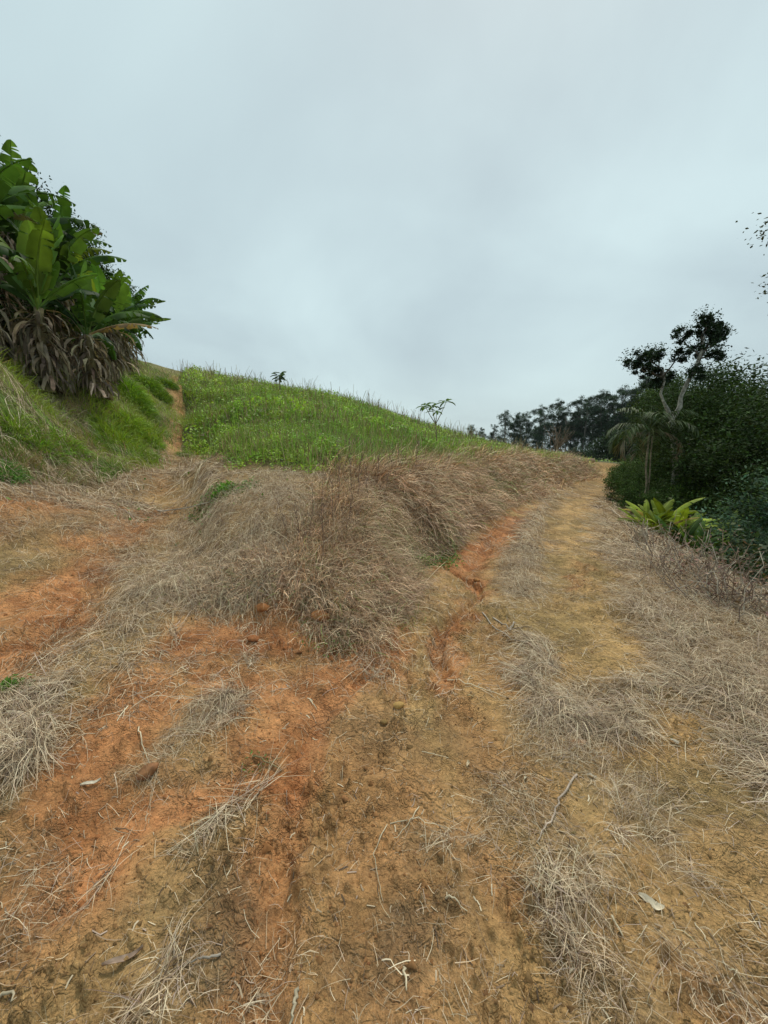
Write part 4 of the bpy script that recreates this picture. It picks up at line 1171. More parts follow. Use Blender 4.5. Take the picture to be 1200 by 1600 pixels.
# ---- undergrowth carpet on the slope below the road
def undergrowth():
    acc = Acc(); n = 420000
    x, y, r = scatter(n, 4, 45, R(58))
    _, se, _ = pline(x, y, EDGE); off = np.where(se < 0, -se, 0)
    p = sstep(1.3, 2.6, off + (fbm(x, y, 2, 601) - .5) * 1.6) * (1 - .6 * sstep(9, 16, off)) * (off < 18)
    p = p * (.3 + .8 * sstep(.35, .6, fbm(x * 1.2, y * 1.2, 2, 611)))
    for (qx, qy) in ((7.1, 10.4), (7.9, 10.9), (7.5, 9.5), (8.5, 10.2), (8.5, 11.7)): p = p * sstep(.5, 1.1, np.hypot(x - qx, y - qy) + .5 * (y > qy + .4))
    p = p * sstep(.3, 1.0, pline(x, y, [(5.5, 7.4), (7.3, 9.6)])[0])
    k = np.nonzero(RNG.random(n) < p)[0][:110000]; x, y, r = x[k], y[k], r[k]; m = len(x)
    h = (.2 + .9 * fbm(x * .9, y * .9, 3, 621)) * np.clip(.5 + r / 14, .5, 1.6)
    z = height(x, y) + RNG.random(m) ** .7 * h
    t1 = sstep(.4, .62, fbm(x * .8, y * .8, 2, 631))[:, None]
    c = (np.array([.040, .068, .022]) * (1 - t1) + np.array([.085, .115, .03]) * t1) * tint(m, (1, 1, 1), .3, .08)
    dd = RNG.random(m) < .10; c[dd] = tint(dd.sum(), (.16, .12, .07), .3)
    acc.add(*leaf_quads(np.c_[x, y, z], np.clip(.010 * r, .05, .2) * RNG.uniform(.6, 1.5, m), c))
    tag(acc.build('undergrowth', MAT_GRASS), kind='stuff')
undergrowth()

# ---- yellow-green broad-leaved plants beside the road
def broad_plant(x, y, seed, s, label, col=(.30, .38, .045), n=26):
    rng = np.random.default_rng(seed); root = empty('broad_leaved_plant', (x, y, gz(x, y)))
    tag(root, label, 'plant', 'broad-leaved plants below the palm')
    for k in range(n):
        az = k * 2.4 + rng.normal(0, .3); el = rng.uniform(.35, 1.35)
        r0 = [rng.normal(0, .12), rng.normal(0, .12), rng.uniform(0, .25)]
        banana_leaf(r0, az, el, rng.uniform(.6, 1.0) * s, .20 * s, rng.uniform(.5, 1.5), .12, np.array(col) * rng.uniform(.3, 1.1) * (np.array([1.2, .7, .9]) if rng.random() < .15 else 1), .35, rng=rng, petiole=.22).build('leaf', MAT_BANANA, root)
broad_plant(7.1, 10.4, 1, 1.0, 'bright yellow-green broad-leaved plant nearest to the road edge')
broad_plant(7.9, 10.9, 2, 1.5, 'tallest yellow-green broad-leaved plant in the middle of the patch')
broad_plant(7.5, 9.5, 3, 1.05, 'darker green broad-leaved plant with finger-like arching leaves', (.09, .17, .03))
broad_plant(8.3, 10.1, 4, 1.5, 'olive broad-leaved plant furthest right in the patch', (.15, .22, .03))
broad_plant(8.6, 11.6, 6, 1.6, 'yellow-green broad-leaved plant at the back of the patch', (.20, .28, .03))

# ================================================================== SMALL THINGS ON THE GROUND
MAT_STONE = leaf_mat('earth_clod', 0.9, 0, .35, 30, .2)

def tuft(name, x, y, az, n, l0, l1, w0, spread, label, cols=None, group='dry grass tufts lying on the red soil', lift=.05, rad=.05, el=(.0, .7), bend=(.2, 1.3), cat='dry grass', radial=False):
    if name == 'dry_grass_tuft': n = int(n * .7); w0 = w0 * .8; rad = rad * 1.25; spread = spread * 1.3
    a = RNG.uniform(0, 6.28, n); q = rad * np.sqrt(RNG.random(n))
    px, py = x + np.cos(a) * q, y + np.sin(a) * q
    Ln = RNG.uniform(l0, l1, n); E_ = RNG.uniform(*el, n); AZ = az + RNG.normal(0, spread, n)
    if not radial and name == 'dry_grass_tuft' and spread < 1:
        sh = RNG.uniform(-.6, .5, n) * (l0 + l1) * .5; px = px + np.sin(az) * sh; py = py + np.cos(az) * sh
        AZ = AZ + math.pi * (RNG.random(n) < .3) + RNG.normal(0, .35, n)
    if radial:
        AZ = math.pi / 2 - a + RNG.normal(0, .6, n); E_ = 1.5 - (q / rad) * 1.0 + RNG.normal(0, .15, n); Ln = Ln * (1.15 - .5 * q / rad)
    V, F, c = ribbons(np.c_[px, py, height(px, py)], AZ, E_, Ln, w0 * RNG.uniform(.5, 1.5, n), RNG.uniform(*bend, n), RNG.normal(0, .5, n), straw_cols(n) if cols is None else cols(n), 5)
    A = Acc(); A.add(V, F, c); z = gz(x, y)
    o = A.build(name, MAT_STRAW if cols is None else MAT_GRASS, origin=(x, y, z)); o.location = (x, y, z)
    return tag(o, label, cat, group)

def az_px(p, q): return math.atan2(q[0] - p[0], q[1] - p[1])
def tf(p, q, n, l0, l1, sp, label, w0=.0032, rad=.05, **k): tuft('dry_grass_tuft', *p, az_px(p, q), n, l0, l1, w0, sp, label, rad=rad, **k)
tf((-0.465, 3.198), (-0.204, 2.947), 260, .10, .30, .8, 'large grey tussock of dry grass hanging at the tip of the cut bank', w0=.0028, rad=.12, el=(.2, 1.1), bend=(.8, 2.2))
tf((-1.702, 3.030), (-1.405, 2.699), 90, .10, .26, .35, 'pale narrow dry grass tuft pointing towards the camera, left of the red cut', rad=.03)
tf((-1.022, 2.811), (-0.887, 2.563), 110, .07, .17, .6, 'small round dry grass tuft in the middle of the red cut', rad=.03, el=(.3, 1.1), bend=(1, 2.2))
tf((-1.009, 2.234), (-1.199, 1.897), 200, .10, .28, .5, 'grey dry grass heap beside the brown lump of earth', rad=.08)
tf((-0.972, 2.293), (-0.893, 2.420), 120, .08, .2, .9, 'loose dry grass heap right above the grey one', rad=.08)
tf((-0.688, 1.749), (-0.814, 1.500), 110, .12, .32, .25, 'long pale bundle of dry stems lying across the brown soil', w0=.004, rad=.03)
tf((-0.780, 1.585), (-0.750, 1.448), 70, .05, .14, .6, 'pale bleached grass root ball at the end of the long stem bundle', w0=.005, rad=.035)
tf((-1.117, 1.331), (-1.138, 1.195), 45, .08, .2, .2, 'thin pale streak of dry stems on the brown soil below the red wash', w0=.0035, rad=.015)
tf((-0.740, 1.062), (-0.752, 0.961), 160, .08, .22, .4, 'dense fan of dry stems at the bottom edge, left', w0=.0035, rad=.05)
tf((-2.258, 2.248), (-1.801, 1.847), 330, .08, .22, .8, 'thick pale heap of dry straw at the left edge', w0=.005, rad=.13)
tf((-2.051, 1.958), (-1.834, 1.808), 200, .08, .18, .9, 'lower part of the straw heap at the left edge', w0=.005, rad=.10)
tf((0.711, 1.223), (0.732, 1.012), 260, .06, .2, .7, 'pale bleached tangle of dry grass at the lower right', w0=.0035, rad=.10, el=(.0, .8))
tf((0.672, 1.357), (0.647, 1.185), 120, .06, .2, .5, 'pale dry grass wisp above the bleached tangle', w0=.003, rad=.05)
tf((1.072, 1.604), (1.272, 1.400), 90, .06, .16, .9, 'small dark dry tuft between the straw and the ochre soil at the right', rad=.04)
tf((1.023, 2.304), (1.034, 2.137), 120, .05, .15, 1.5, 'dark wiry grass tuft in the straw band right of the cracked soil', rad=.07, el=(.2, 1.2))
tf((0.289, 1.546), (0.112, 1.488), 60, .05, .2, .9, 'dark twiggy grass scrap on the brown soil in the lower middle', rad=.03)
tf((-0.419, 1.048), (-0.316, 0.974), 50, .04, .13, 1.2, 'sparse dry grass rosette at the bottom edge, left of the weathered stick', rad=.04)

# green mounds on the left bank
def gcols(c): return lambda n: tint(n, c, .28, .07)
for (p, s, c, lab) in [
    ((-6.660, 10.685), 1.0, (.26, .38, .04), 'bright green grass mound left of the footpath, upper of the two big ones'),
    ((-6.425, 9.756), 1.15, (.24, .34, .04), 'bright green grass mound left of the footpath, lower of the two big ones'),
    ((-6.154, 10.613), .7, (.22, .34, .04), 'green grass mound touching the footpath'),
    ((-5.775, 9.908), .45, (.26, .36, .06), 'small yellowish green grass tuft where the straw begins'),
    ((-5.422, 10.963), .5, (.22, .30, .06), 'small green tuft right of the start of the footpath'),
    ((-10.331, 17.958), 1.2, (.20, .32, .035), 'green grass mound highest on the bank under the last banana'),
    ((-8.443, 13.556), 1.2, (.22, .36, .035), 'green grass mound on the bank below the middle bananas'),
    ((-9.748, 17.837), 1.0, (.17, .27, .03), 'dark green grass mound beside the upper footpath'),
    ((-10.048, 19.119), .9, (.16, .25, .03), 'small dark green mound at the skyline left of the footpath'),
    ((-8.086, 13.418), 1.1, (.21, .33, .035), 'green grass mound half way up the bank, right of the brown leaf'),
    ((-5.881, 7.405), .8, (.20, .33, .03), 'lush green grass mound below the nearest banana plant'),
    ((-5.775, 6.732), .8, (.17, .30, .03), 'dark lush grass mound near the left edge'),
    ((-5.997, 6.613), .8, (.24, .33, .05), 'yellow-green grass mound on the brown left bank'),
    ((-5.317, 5.574), .55, (.10, .24, .035), 'dark green weedy clump at the left edge above the red soil'),
]:
    r_ = math.hypot(*p)
    tuft('grass_mound', *p, 2.6, int(1100 * s), .14 * s, .42 * s, .0012 * r_, 1.6, lab, gcols(c), 'green grass mounds on the left bank', rad=.42 * s, el=(.4, 1.5), bend=(.6, 2.2), cat='grass', radial=True)
for (p, s, lab) in [((0.517, 5.646), .8, 'small green weed at the foot of the bank beside the red rut'), ((-2.498, 6.048), .8, 'green weed patch in the pale straw on the spur'),
                    ((-2.441, 2.368), .35, 'small green sprout at the left edge on the straw heap'), ((-5.292, 7.405), .5, 'green sprout in the straw above the left track')]:
    n = int(500 * s); x, y = p; a = RNG.uniform(0, 6.28, n); q = .20 * s * np.sqrt(RNG.random(n)); px, py = x + np.cos(a) * q, y + np.sin(a) * q
    A = Acc(); A.add(*leaf_quads(np.c_[px, py, height(px, py) + RNG.uniform(0, .16 * s, n)], .04 * RNG.uniform(.5, 1.5, n), tint(n, (.13, .26, .035), .3), asp=1.6)); z = gz(x, y)
    o = A.build('green_weed', MAT_GRASS, origin=(x, y, z)); o.location = (x, y, z); tag(o, lab, 'weed')

# tall dry weed stalks
def stalk(p, h, seed, label, lean=(0, 0), col=(.16, .11, .085)):
    rng = np.random.default_rng(seed); x, y = p; z = gz(x, y)
    o = empty('weed_stalk', (x, y, z)); tag(o, label, 'weed stalk', 'tall dry weed stalks on the spur')
    a = Acc(); n = 9; t = np.linspace(0, 1, n)
    pts = np.c_[lean[0] * t ** 1.6 + rng.normal(0, .008, n), lean[1] * t + rng.normal(0, .008, n), h * t]
    k = math.hypot(x, y) / 5
    tube(a, pts, np.linspace(.0042, .0018, n) * k, col, 5, rng=rng); a.build('stem', MAT_STRAW, o)
    b = Acc()
    for q in range(int(5 + 8 * rng.random())):
        i = rng.uniform(.35, .98); az = rng.uniform(0, 6.28); L_ = rng.uniform(.06, .20) * h
        s0 = np.array([np.interp(i, t, pts[:, c]) for c in range(3)])
        tube(b, np.array([s0, s0 + [math.cos(az) * L_ * .35, math.sin(az) * L_ * .35, L_ * .6], s0 + [math.cos(az) * L_ * .45, math.sin(az) * L_ * .45, L_ * 1.1]]), [.0025 * k, .002 * k, .001 * k], col, 4, rng=rng)
    m = 60; i = rng.uniform(.55, 1, m); az = rng.uniform(0, 6.28, m)
    c = np.c_[np.interp(i, t, pts[:, 0]) + np.cos(az) * .03, np.interp(i, t, pts[:, 1]) + np.sin(az) * .03, i * h]
    b.add(*leaf_quads(c, .016 * k * rng.uniform(.5, 1.4, m), tint(m, np.array(col) * 1.3, .3, rng=rng), asp=2.5, rng=rng))
    b.build('branches', MAT_STRAW, o)
for k, (p, h, lx, lab) in enumerate([
    ((-0.599, 3.763), 1.25, .02, 'tall thin dark stalk standing alone before the bank, left of the tallest'),
    ((-0.600, 5.266), 1.05, .0, 'dark stalk behind the alone-standing ones, above the nose of the spur'),
    ((-0.442, 5.209), 1.2, .02, 'tallest dark stalk near the middle of the spur'),
    ((-0.357, 5.477), .95, .05, 'thin stalk right beside the tallest dark stalk'),
    ((-0.223, 5.463), .8, -.04, 'short reddish stalk among the ones on the spur brow'),
    ((-0.102, 6.285), .85, .03, 'stalk with side twigs on the spur brow'),
    ((0.109, 6.756), .95, .05, 'stalk leaning right on the brow of the spur'),
    ((0.297, 7.350), .8, -.02, 'thin stalk on the brow left of the leaning sapling'),
    ((0.680, 8.450), .9, .04, 'slender stalk between the brow and the sapling'),
    ((-0.911, 4.231), .65, -.05, 'reddish brown stalk in the grey dry grass, left part'),
    ((-1.072, 4.324), .6, -.12, 'reddish stalk leaning left out of the grey dry grass'),
    ((-0.830, 4.368), .7, .05, 'dark reddish stalk in the middle of the dry grass tuft'),
    ((-0.591, 4.471), .9, .02, 'dark stalk rising from the middle of the dry tussock'),
    ((-0.441, 4.441), .95, .12, 'dark stalk leaning right out of the tussock'),
    ((0.000, 5.821), .75, .08, 'dark stalk at the right shoulder of the spur'),
    ((1.613, 10.032), .6, .0, 'brown stalk beyond the sapling on the bank'),
    ((3.714, 14.051), .8, .05, 'brown stalk cluster on the far bank'),
    ((3.614, 4.091), .55, .05, 'dead reddish stalk on the straw verge, right'),
    ((4.045, 4.751), .5, -.05, 'dead stalk behind the reddish one on the right verge'),
    ((3.458, 3.677), .5, .1, 'dead stalk nearest on the right verge'),
    ((3.920, 5.379), .4, .0, 'short dead stalk by the pale stump on the right verge'),
    ((5.188, 5.509), .6, .08, 'thin dead stalk against the dark bushes at the right'),
]):
    stalk(p, h * .82, 900 + k, lab, (lx, 0))

# saplings
def sapling(p, h, seed, label, heads, leaf_l, leaf_w, nleaf, col=(.10, .17, .04)):
    rng = np.random.default_rng(seed); x, y = p; z = gz(x, y)
    o = empty('sapling', (x, y, z)); tag(o, label, 'sapling')
    s = Acc(); k = math.hypot(x, y) / 8
    fork = np.array([heads[0][0] * .2, 0, h * .55])
    tube(s, np.array([(0, 0, 0), fork * .5, fork]), [.014 * k, .012 * k, .010 * k], (.20, .16, .10), 6, rng=rng)
    for hd in heads: tube(s, np.array([fork, (fork + np.array(hd)) / 2 + [0, 0, -.03], hd]), [.009 * k, .007 * k, .005 * k], (.20, .17, .09), 6, rng=rng)
    s.build('stem', MAT_BARK, o)
    for hd in heads:
        for q in range(nleaf):
            az = q * 6.28 / nleaf + rng.normal(0, .3)
            banana_leaf(hd, az, rng.uniform(-.1, .9), leaf_l * rng.uniform(.7, 1.1), leaf_w, rng.uniform(1.0, 2.2), .05, np.array(col) * rng.uniform(.6, 1.4), .4, rng=rng, petiole=.2).build('leaf', MAT_BANANA, o)
sapling((1.705, 12.708), 1.75, 1, 'young sapling with drooping leaf whorls above the hill line against the sky', [(-.42, 0, 1.50), (-.05, .1, 1.34), (.22, 0, 1.62), (-.22, -.1, 1.46)], .36, .10, 8)
sapling((-5.227, 20.662), 1.0, 2, 'tiny dark sapling on the skyline in the middle of the hill', [(0, 0, .75), (.05, 0, 1.05), (-.03, 0, .9)], .45, .18, 7, (.05, .09, .03))
sapling((15.040, 24.177), 1.0, 3, 'small bright green shoot at the road edge before the palm', [(0, 0, .6), (.2, 0, .5)], .4, .12, 7, (.12, .20, .03))

# earth clods and stones
def rock(p, s, label, col, seed, name='earth_clod', cat='clod', sink=.3, ax=(1, .7, .6), rz=0.0):
    rng = np.random.default_rng(seed); a = 20; b = 12
    th = np.linspace(0, 2 * math.pi, a, endpoint=False); ph = np.linspace(.05, math.pi - .05, b)
    T, Q = np.meshgrid(th, ph); d = np.c_[(np.sin(Q) * np.cos(T)).ravel(), (np.sin(Q) * np.sin(T)).ravel(), np.cos(Q).ravel()]
    fr = np.ones(len(d))
    for _ in range(9):
        nn = rng.normal(0, 1, 3); nn /= np.linalg.norm(nn); fr = np.minimum(fr, rng.uniform(.62, .95) / np.maximum(d @ nn, .05))
    fr = np.minimum(fr, 1.1) * (1 + .12 * (vnoise(d[:, 0] * 4 + seed, d[:, 1] * 4 + d[:, 2] * 5, seed) - .5))
    V = d * fr[:, None] * np.array(ax) * s
    i = np.arange(b - 1)[:, None]; j = np.arange(a)[None]
    F = np.stack([i * a + j, (i + 1) * a + j, (i + 1) * a + (j + 1) % a, i * a + (j + 1) % a], -1).reshape(-1, 4)
    o = new_mesh(name, V, F, tint(len(V), col, .08, .02, rng=rng), MAT_STONE, smooth=False)
    x, y = p; o.location = (x, y, gz(x, y) + s * ax[2] * (1 - sink) * .7); o.rotation_euler = (0, 0, rz)
    return tag(o, label, cat)
rock((0.097, 2.505), .045, 'yellowish angular clod beside the patch of yellow clay', (.42, .26, .09), 4, ax=(1, .6, .55), rz=.4)
rock((0.000, 2.344), .030, 'small brown clod left below the yellow clay patch', (.26, .16, .06), 5)
rock((-1.213, 1.815), .048, 'brown pointed lump of earth stuck in the red wash', (.27, .13, .06), 6, ax=(.6, 1.2, .8), rz=-.6)
rock((-1.078, 3.344), .07, 'red clod under the overhanging dry grass, left', (.33, .14, .05), 7)
rock((-0.559, 3.284), .09, 'large red clod at the foot of the grass overhang', (.36, .16, .06), 8)
rock((-1.078, 3.063), .05, 'small red clod fallen into the red cut', (.33, .13, .05), 9)
rock((-1.911, 2.623), .03, 'small brown clod on the left track', (.25, .15, .06), 10)
rock((0.150, 2.087), .022, 'small dark clod on the cracked soil', (.20, .12, .05), 11)
rock((1.178, 2.160), .05, 'orange brown flat stone showing through the straw, right', (.42, .22, .11), 12, 'flat_stone', 'stone', sink=.6, ax=(1, .7, .3))
rock((0.966, 5.802), .04, 'orange clod in the red rut', (.40, .19, .07), 13)
rock((1.279, 5.270), .05, 'red clod on the edge of the washed channel', (.36, .17, .06), 14)
rock((16.822, 32.633), .30, 'pale orange earth block at the end of the bank by the road bend', (.45, .30, .20), 15, 'earth_block', 'earth block', ax=(1.5, .8, .7))
rng_c = np.random.default_rng(44)

# loose crumbs of earth
def crumbs():
    n = 30000; x, y, r = scatter(n, .8, 9, R(50))
    p = .15 + .8 * sstep(.5, .68, fbm(x * 2.2, y * 2.2, 3, 701))
    _, sd1 = spur_mask(x, y)
    p = p * (1 - .8 * np.clip(straw_density(x, y) * .8, 0, 1)) * (sd1 < .3)
    k = RNG.random(n) < p * .55; x, y, r = x[k], y[k], r[k]; m = len(x)
    s = np.exp(RNG.normal(-5.55, .5, m)) * (1 + .12 * r)
    z = height(x, y)
    base = np.array([[1, 0, -.3], [-.4, .9, -.3], [-.6, -.8, -.3], [.1, .1, .8], [-.1, .7, .3], [.5, -.5, .4]])
    off = base[None] * (1 + RNG.normal(0, .3, (m, 6, 3))) * s[:, None, None]
    a = RNG.uniform(0, 6.28, m); ca, sa = np.cos(a)[:, None], np.sin(a)[:, None]
    ox = off[:, :, 0] * ca - off[:, :, 1] * sa; oy = off[:, :, 0] * sa + off[:, :, 1] * ca
    V = np.stack([x[:, None] + ox, y[:, None] + oy, z[:, None] + off[:, :, 2] + s[:, None] * .2], -1).reshape(-1, 3)
    f = np.array([[0, 1, 4, 3], [0, 3, 5, 0], [1, 2, 3, 4], [2, 0, 5, 3]])
    f = np.array([[0, 1, 4], [0, 4, 3], [1, 2, 4], [2, 3, 4], [2, 5, 3], [0, 3, 5], [2, 0, 5]])
    F = (np.arange(m) * 6)[:, None, None] + f[None]
    red, yel, dk = zones(x, y)
    c = np.array([.24, .145, .06]) * (1 - red[:, None]) + np.array([.36, .14, .05]) * red[:, None]
    c = c * tint(m, (1, 1, 1), .25, .05)
    tag(new_mesh('soil_crumbs', V, F.reshape(-1, 3), np.repeat(c, 6, axis=0), MAT_STONE), kind='stuff')
crumbs()

# dead twigs and stems
def stick(name, pts, r, label, col=(.42, .34, .22), cat='twig', lift=.01, side=()):
    rng = np.random.default_rng(int(abs(pts[0][0]) * 1e4) % 9973)
    P0 = np.array(pts, float); t = np.linspace(0, len(P0) - 1, 4 * len(P0)); i = np.minimum(t.astype(int), len(P0) - 2); u = (t - i)[:, None]
    Q = P0[i] * (1 - u) + P0[i + 1] * u + rng.normal(0, r * .7, (len(t), 2))
    z = height(Q[:, 0], Q[:, 1]); z = np.maximum(z, np.linspace(z[0], z[-1], len(z)) * .5 + z * .5) + r + lift * np.sin(np.linspace(0, math.pi, len(z)))
    V = np.c_[Q, z]; o0 = V[0].copy(); a = Acc(); tube(a, V - o0, np.linspace(r, r * .45, len(V)), col, 6, .05, rng=rng)
    if side:
        for (k, dx, dy) in side:
            b0 = V[k] - o0; tube(a, np.array([b0, b0 + [dx * .6, dy * .5, .012], b0 + [dx, dy, .008]]), [r * .6, r * .45, r * .2], col, 5, rng=rng)
    o = a.build(name, MAT_BARK, smooth=True); o.location = o0
    return tag(o, label, cat)
PALE = (.55, .46, .31); GREY = (.36, .31, .25); DKB = (.16, .12, .08)
stick('straw_piece', [(-1.424, 2.088), (-1.325, 1.962), (-1.228, 1.857)], .004, 'pale upright-looking dry stem beside the brown lump in the red wash', PALE, 'stem')
stick('twig', [(0.172, 1.699), (0.118, 1.591), (0.043, 1.521)], .003, 'curved pale twig on brown soil in the lower middle', PALE)
stick('twig', [(0.015, 1.605), (-0.044, 1.472), (-0.021, 1.358), (-0.007, 1.289)], .0025, 'long thin pale twig running down the middle soil', PALE)
stick('twig', [(0.030, 1.611), (0.209, 1.606), (0.382, 1.577)], .0025, 'straight thin twig lying across the middle soil', PALE)
stick('twig', [(1.063, 4.042), (1.041, 3.580), (1.153, 3.355), (1.307, 3.304)], .007, 'thin grey twig bent round on the road, nearest the ochre rut', GREY)
stick('twig', [(1.122, 3.879), (1.197, 3.589), (1.307, 3.739), (1.184, 3.547)], .007, 'grey looped root end lying on the road', GREY)
stick('twig', [(1.197, 3.589), (1.442, 3.672)], .006, 'short grey twig crossing the looped root', DKB)
stick('stick', [(1.035, 1.901), (0.872, 1.725), (0.775, 1.606), (0.676, 1.516)], .006, 'bleached broken stick in the dry grass right of the middle', (.45, .36, .28), 'stick')
stick('stick', [(-0.571, 1.139), (-0.640, 1.121), (-0.683, 1.095)], .0045, 'grey stick lying slantwise on the dark soil, lower left', GREY, 'stick')
stick('stick', [(-0.283, 1.048), (-0.279, 1.003), (-0.293, 0.962)], .007, 'greyish weathered stick lying at the bottom edge, left of centre', (.34, .29, .20), 'stick')
stick('stick', [(-0.723, 1.956), (-0.552, 1.906)], .006, 'short forked twig at the edge of the red wash', (.24, .18, .09), 'stick', side=[(4, .06, .03)])
stick('root', [(-3.799, 6.475), (-2.752, 6.039), (-2.046, 5.743)], .012, 'grey root lying in the straw along the spur', GREY, 'root')
stick('straw_piece', [(0.069, 1.088), (0.071, 1.039)], .005, 'short thick pale straw piece at the bottom middle', PALE, 'stem')
stick('straw_piece', [(0.240, 1.285), (0.311, 1.257)], .004, 'short pale straw piece lying right of the middle soil', PALE, 'stem')
stick('straw_piece', [(0.841, 1.222), (0.862, 1.178)], .0045, 'short pale broad straw beside the bleached tangle', PALE, 'stem')
stick('straw_piece', [(1.168, 1.239), (1.161, 1.160)], .003, 'thin pale stem on the ochre soil at the lower right', PALE, 'stem')
stick('straw_piece', [(0.557, 1.322), (0.615, 1.311), (0.713, 1.333)], .004, 'pale bent stem crossing the upper end of the bleached tangle', PALE, 'stem')
stick('straw_piece', [(-1.214, 1.007), (-1.151, 0.999)], .006, 'short pale stem cut off by the left edge at the bottom', PALE, 'stem')
stick('twig', [(0.485, 2.783), (0.693, 2.635), (0.856, 2.563)], .0045, 'thin pale twig slanting over the soil near the clay patch', PALE)
stick('twig', [(0.223, 2.071), (0.363, 2.012)], .003, 'small pale twig on the cracked soil', PALE)
stick('twig', [(-0.492, 2.431), (-0.440, 2.376)], .005, 'tiny pale chip in the red wash', PALE)
stick('twig', [(-1.222, 1.567), (-1.110, 1.550)], .004, 'dark short twig across the red wash, left', (.22, .13, .07))
stick('twig', [(7.664, 13.231), (6.692, 11.042), (6.567, 10.397)], .02, 'bleached branch lying at the road edge below the palm', (.45, .38, .28), lift=.1)
stick('fallen_branch', [(9.840, 15.992), (11.246, 17.981), (13.603, 20.985)], .02, 'pale curved dead branch in front of the bushes', (.45, .38, .28), 'branch', lift=.25)
rng_b = np.random.default_rng(77)
for (p, lab) in [((4.300, 5.588), 'low brown dead brush at the edge of the straw, left of the others'), ((3.999, 4.743), 'grey tangled dead brush on the right verge, middle'),
                 ((3.946, 4.312), 'bigger heap of dead brush before the grey-green bush'), ((3.991, 4.045), 'dead brush at the right edge of the verge'), ((4.916, 7.240), 'small dead brush beside the pale stump'), ((4.929, 6.090), 'dead brush behind the straw edge')]:
    x, y = p; z = gz(x, y); o = empty('dead_brush', (x, y, z)); tag(o, lab, 'brush', 'dead brush along the right verge')
    a = Acc()
    for q in range(46):
        az = rng_b.uniform(0, 6.28); el = rng_b.uniform(.0, 1.3); L_ = rng_b.uniform(.25, .8)
        s0 = np.array([rng_b.normal(0, .25), rng_b.normal(0, .25), 0]); d = np.array([math.cos(az) * math.cos(el), math.sin(az) * math.cos(el), math.sin(el)])
        limb(a, s0, s0 + d * L_, .006, .003, np.array([(.30, .24, .18), (.22, .15, .11), (.42, .36, .28)][rng_b.integers(3)]), rng_b, 5, .16)
    a.build('branches', MAT_BARK, o)
    m = 300; b = Acc(); q = rng_b.normal(0, .28, (m, 3)); q[:, 2] = np.abs(q[:, 2])
    b.add(*leaf_quads(q, .05 * rng_b.uniform(.4, 1.3, m), tint(m, (.20, .13, .09), .35, rng=rng_b), rng=rng_b)); b.build('withered_leaves', MAT_DEAD, o)
st = empty('tree_stump', (*(5.162, 7.811), gz(*(5.162, 7.811)))); tag(st, 'pale broken stump at the outer edge of the straw verge', 'stump')
a = Acc(); rs = np.random.default_rng(8)
tube(a, np.array([(0, 0, -.1), (.01, 0, .12), (.04, .01, .28)]), [.13, .11, .08], (.42, .33, .22), 9, .16, rng=rs); a.build('trunk', MAT_BARK, st)
a = Acc()
for q in range(7): limb(a, (rs.normal(0, .05), rs.normal(0, .05), .2), (rs.normal(0, .16), rs.normal(0, .1), rs.uniform(.3, .5)), .02, .004, (.46, .38, .27), rs, 5, .1)
a.build('splinters', MAT_BARK, st)

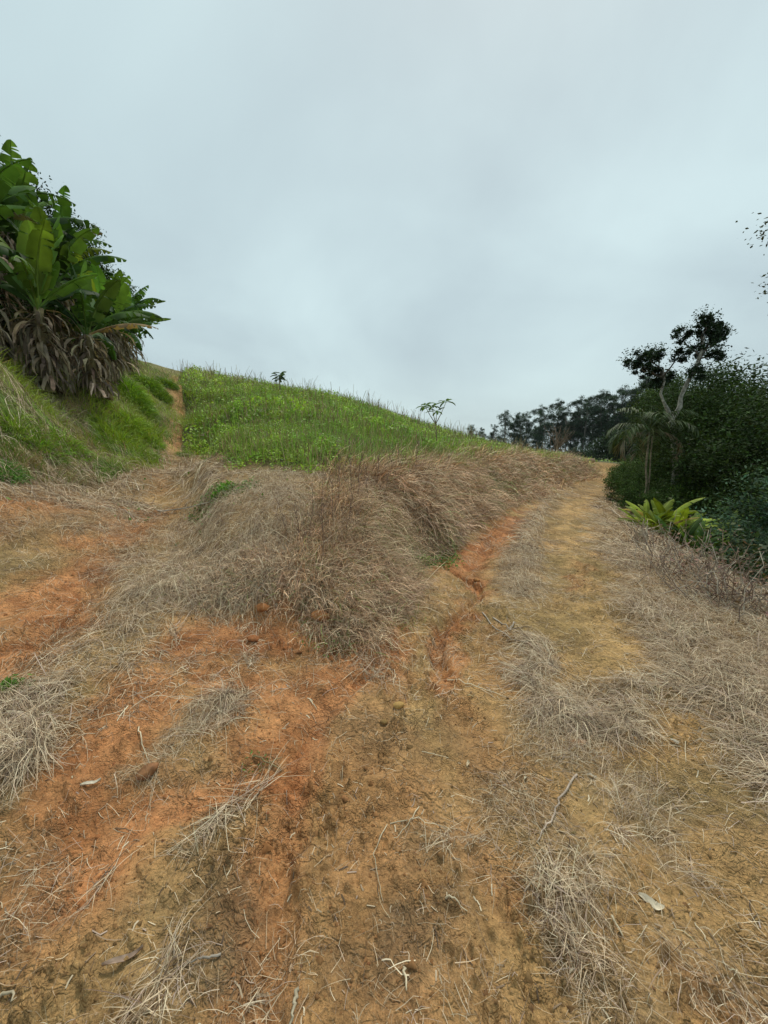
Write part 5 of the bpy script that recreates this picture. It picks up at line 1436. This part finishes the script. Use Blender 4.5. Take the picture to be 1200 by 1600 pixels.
# fallen leaves and husks
def husk(p, az, L_, W_, label, col, curl=.5, name='dead_leaf', cat='leaf'):
    rng = np.random.default_rng(int(L_ * 1e4)); x, y = p; z = gz(x, y)
    n = 9; V = []; C = []
    for k in range(n + 1):
        t = k / n; w_ = W_ * .5 * math.sin(math.pi * (.06 + .9 * t)) ** .7
        cx, cy = math.sin(az) * L_ * (t - .5) + .12 * L_ * math.sin(t * 3) * math.cos(az), math.cos(az) * L_ * (t - .5) - .12 * L_ * math.sin(t * 3) * math.sin(az)
        for s in (-1, -.4, .4, 1):
            V.append([cx + math.cos(az) * s * w_, cy - math.sin(az) * s * w_, .008 + .012 * math.sin(t * 6) * .5 + curl * W_ * (s * s) * .6 + rng.normal(0, .0012)])
            C.append(np.array(col) * (1 + .15 * rng.normal()) * (.8 if abs(s) < .5 else 1.05))
    i = np.arange(n)[:, None] * 4; j = np.arange(3)[None]
    F = np.stack([i + j, i + j + 1, i + j + 5, i + j + 4], -1).reshape(-1, 4)
    o = new_mesh(name, V, F, np.clip(np.array(C), .01, .85), MAT_STRAW, smooth=True); o.location = (x, y, z)
    return tag(o, label, cat)
husk((-1.455, 1.742), 1.0, .085, .022, 'whitish curled husk lying on the red wash', (.78, .70, .55), .9, 'dry_husk', 'husk')
husk((1.736, 2.105), 2.2, .085, .03, 'small cream dry leaf on the straw at the right', (.70, .62, .48), .4)
husk((1.043, 1.301), 2.1, .085, .038, 'pale weathered piece of bark on the ochre soil, lower right', (.58, .50, .36), .3, 'bark_piece', 'bark')
husk((-0.895, 1.113), 1.1, .12, .020, 'brown grey curled dry leaf on the dark soil, lower left', (.42, .30, .22), .8)
husk((0.743, 1.854), .6, .03, .014, 'tiny pale husk in the straw right of the middle', (.72, .63, .45), .8, 'dry_husk', 'husk')
husk((0.605, 2.549), 1.4, .05, .02, 'tan curled leaf beside the slanting twig', (.50, .38, .2), .8)
husk((0.458, 1.946), .3, .05, .018, 'pale torn leaf scrap on the brown soil', (.62, .50, .32), .6)
husk((1.121, 1.899), 1.8, .05, .02, 'greyish leaf in the straw band, right', (.55, .46, .34), .6)

# ================================================================== THIN HAZE
def haze_box():
    x0, x1, y0, y1, z0, z1 = -260, 260, -40, 330, -9.0, 34.0
    V = [(x, y, z) for z in (z0, z1) for y in (y0, y1) for x in (x0, x1)]
    F = [(0, 2, 3, 1), (4, 5, 7, 6), (0, 1, 5, 4), (2, 6, 7, 3), (0, 4, 6, 2), (1, 3, 7, 5)]
    m = bpy.data.materials.new('haze'); m.use_nodes = True; t = m.node_tree
    t.nodes.remove(t.nodes['Principled BSDF'])
    v = t.nodes.new('ShaderNodeVolumePrincipled'); v.inputs['Color'].default_value = (0.86, 0.92, 0.96, 1); v.inputs['Density'].default_value = 0.00015
    t.links.new(v.outputs[0], t.nodes['Material Output'].inputs['Volume'])
    o = new_mesh('haze', V, F, None, m); tag(o, kind='stuff')
haze_box()
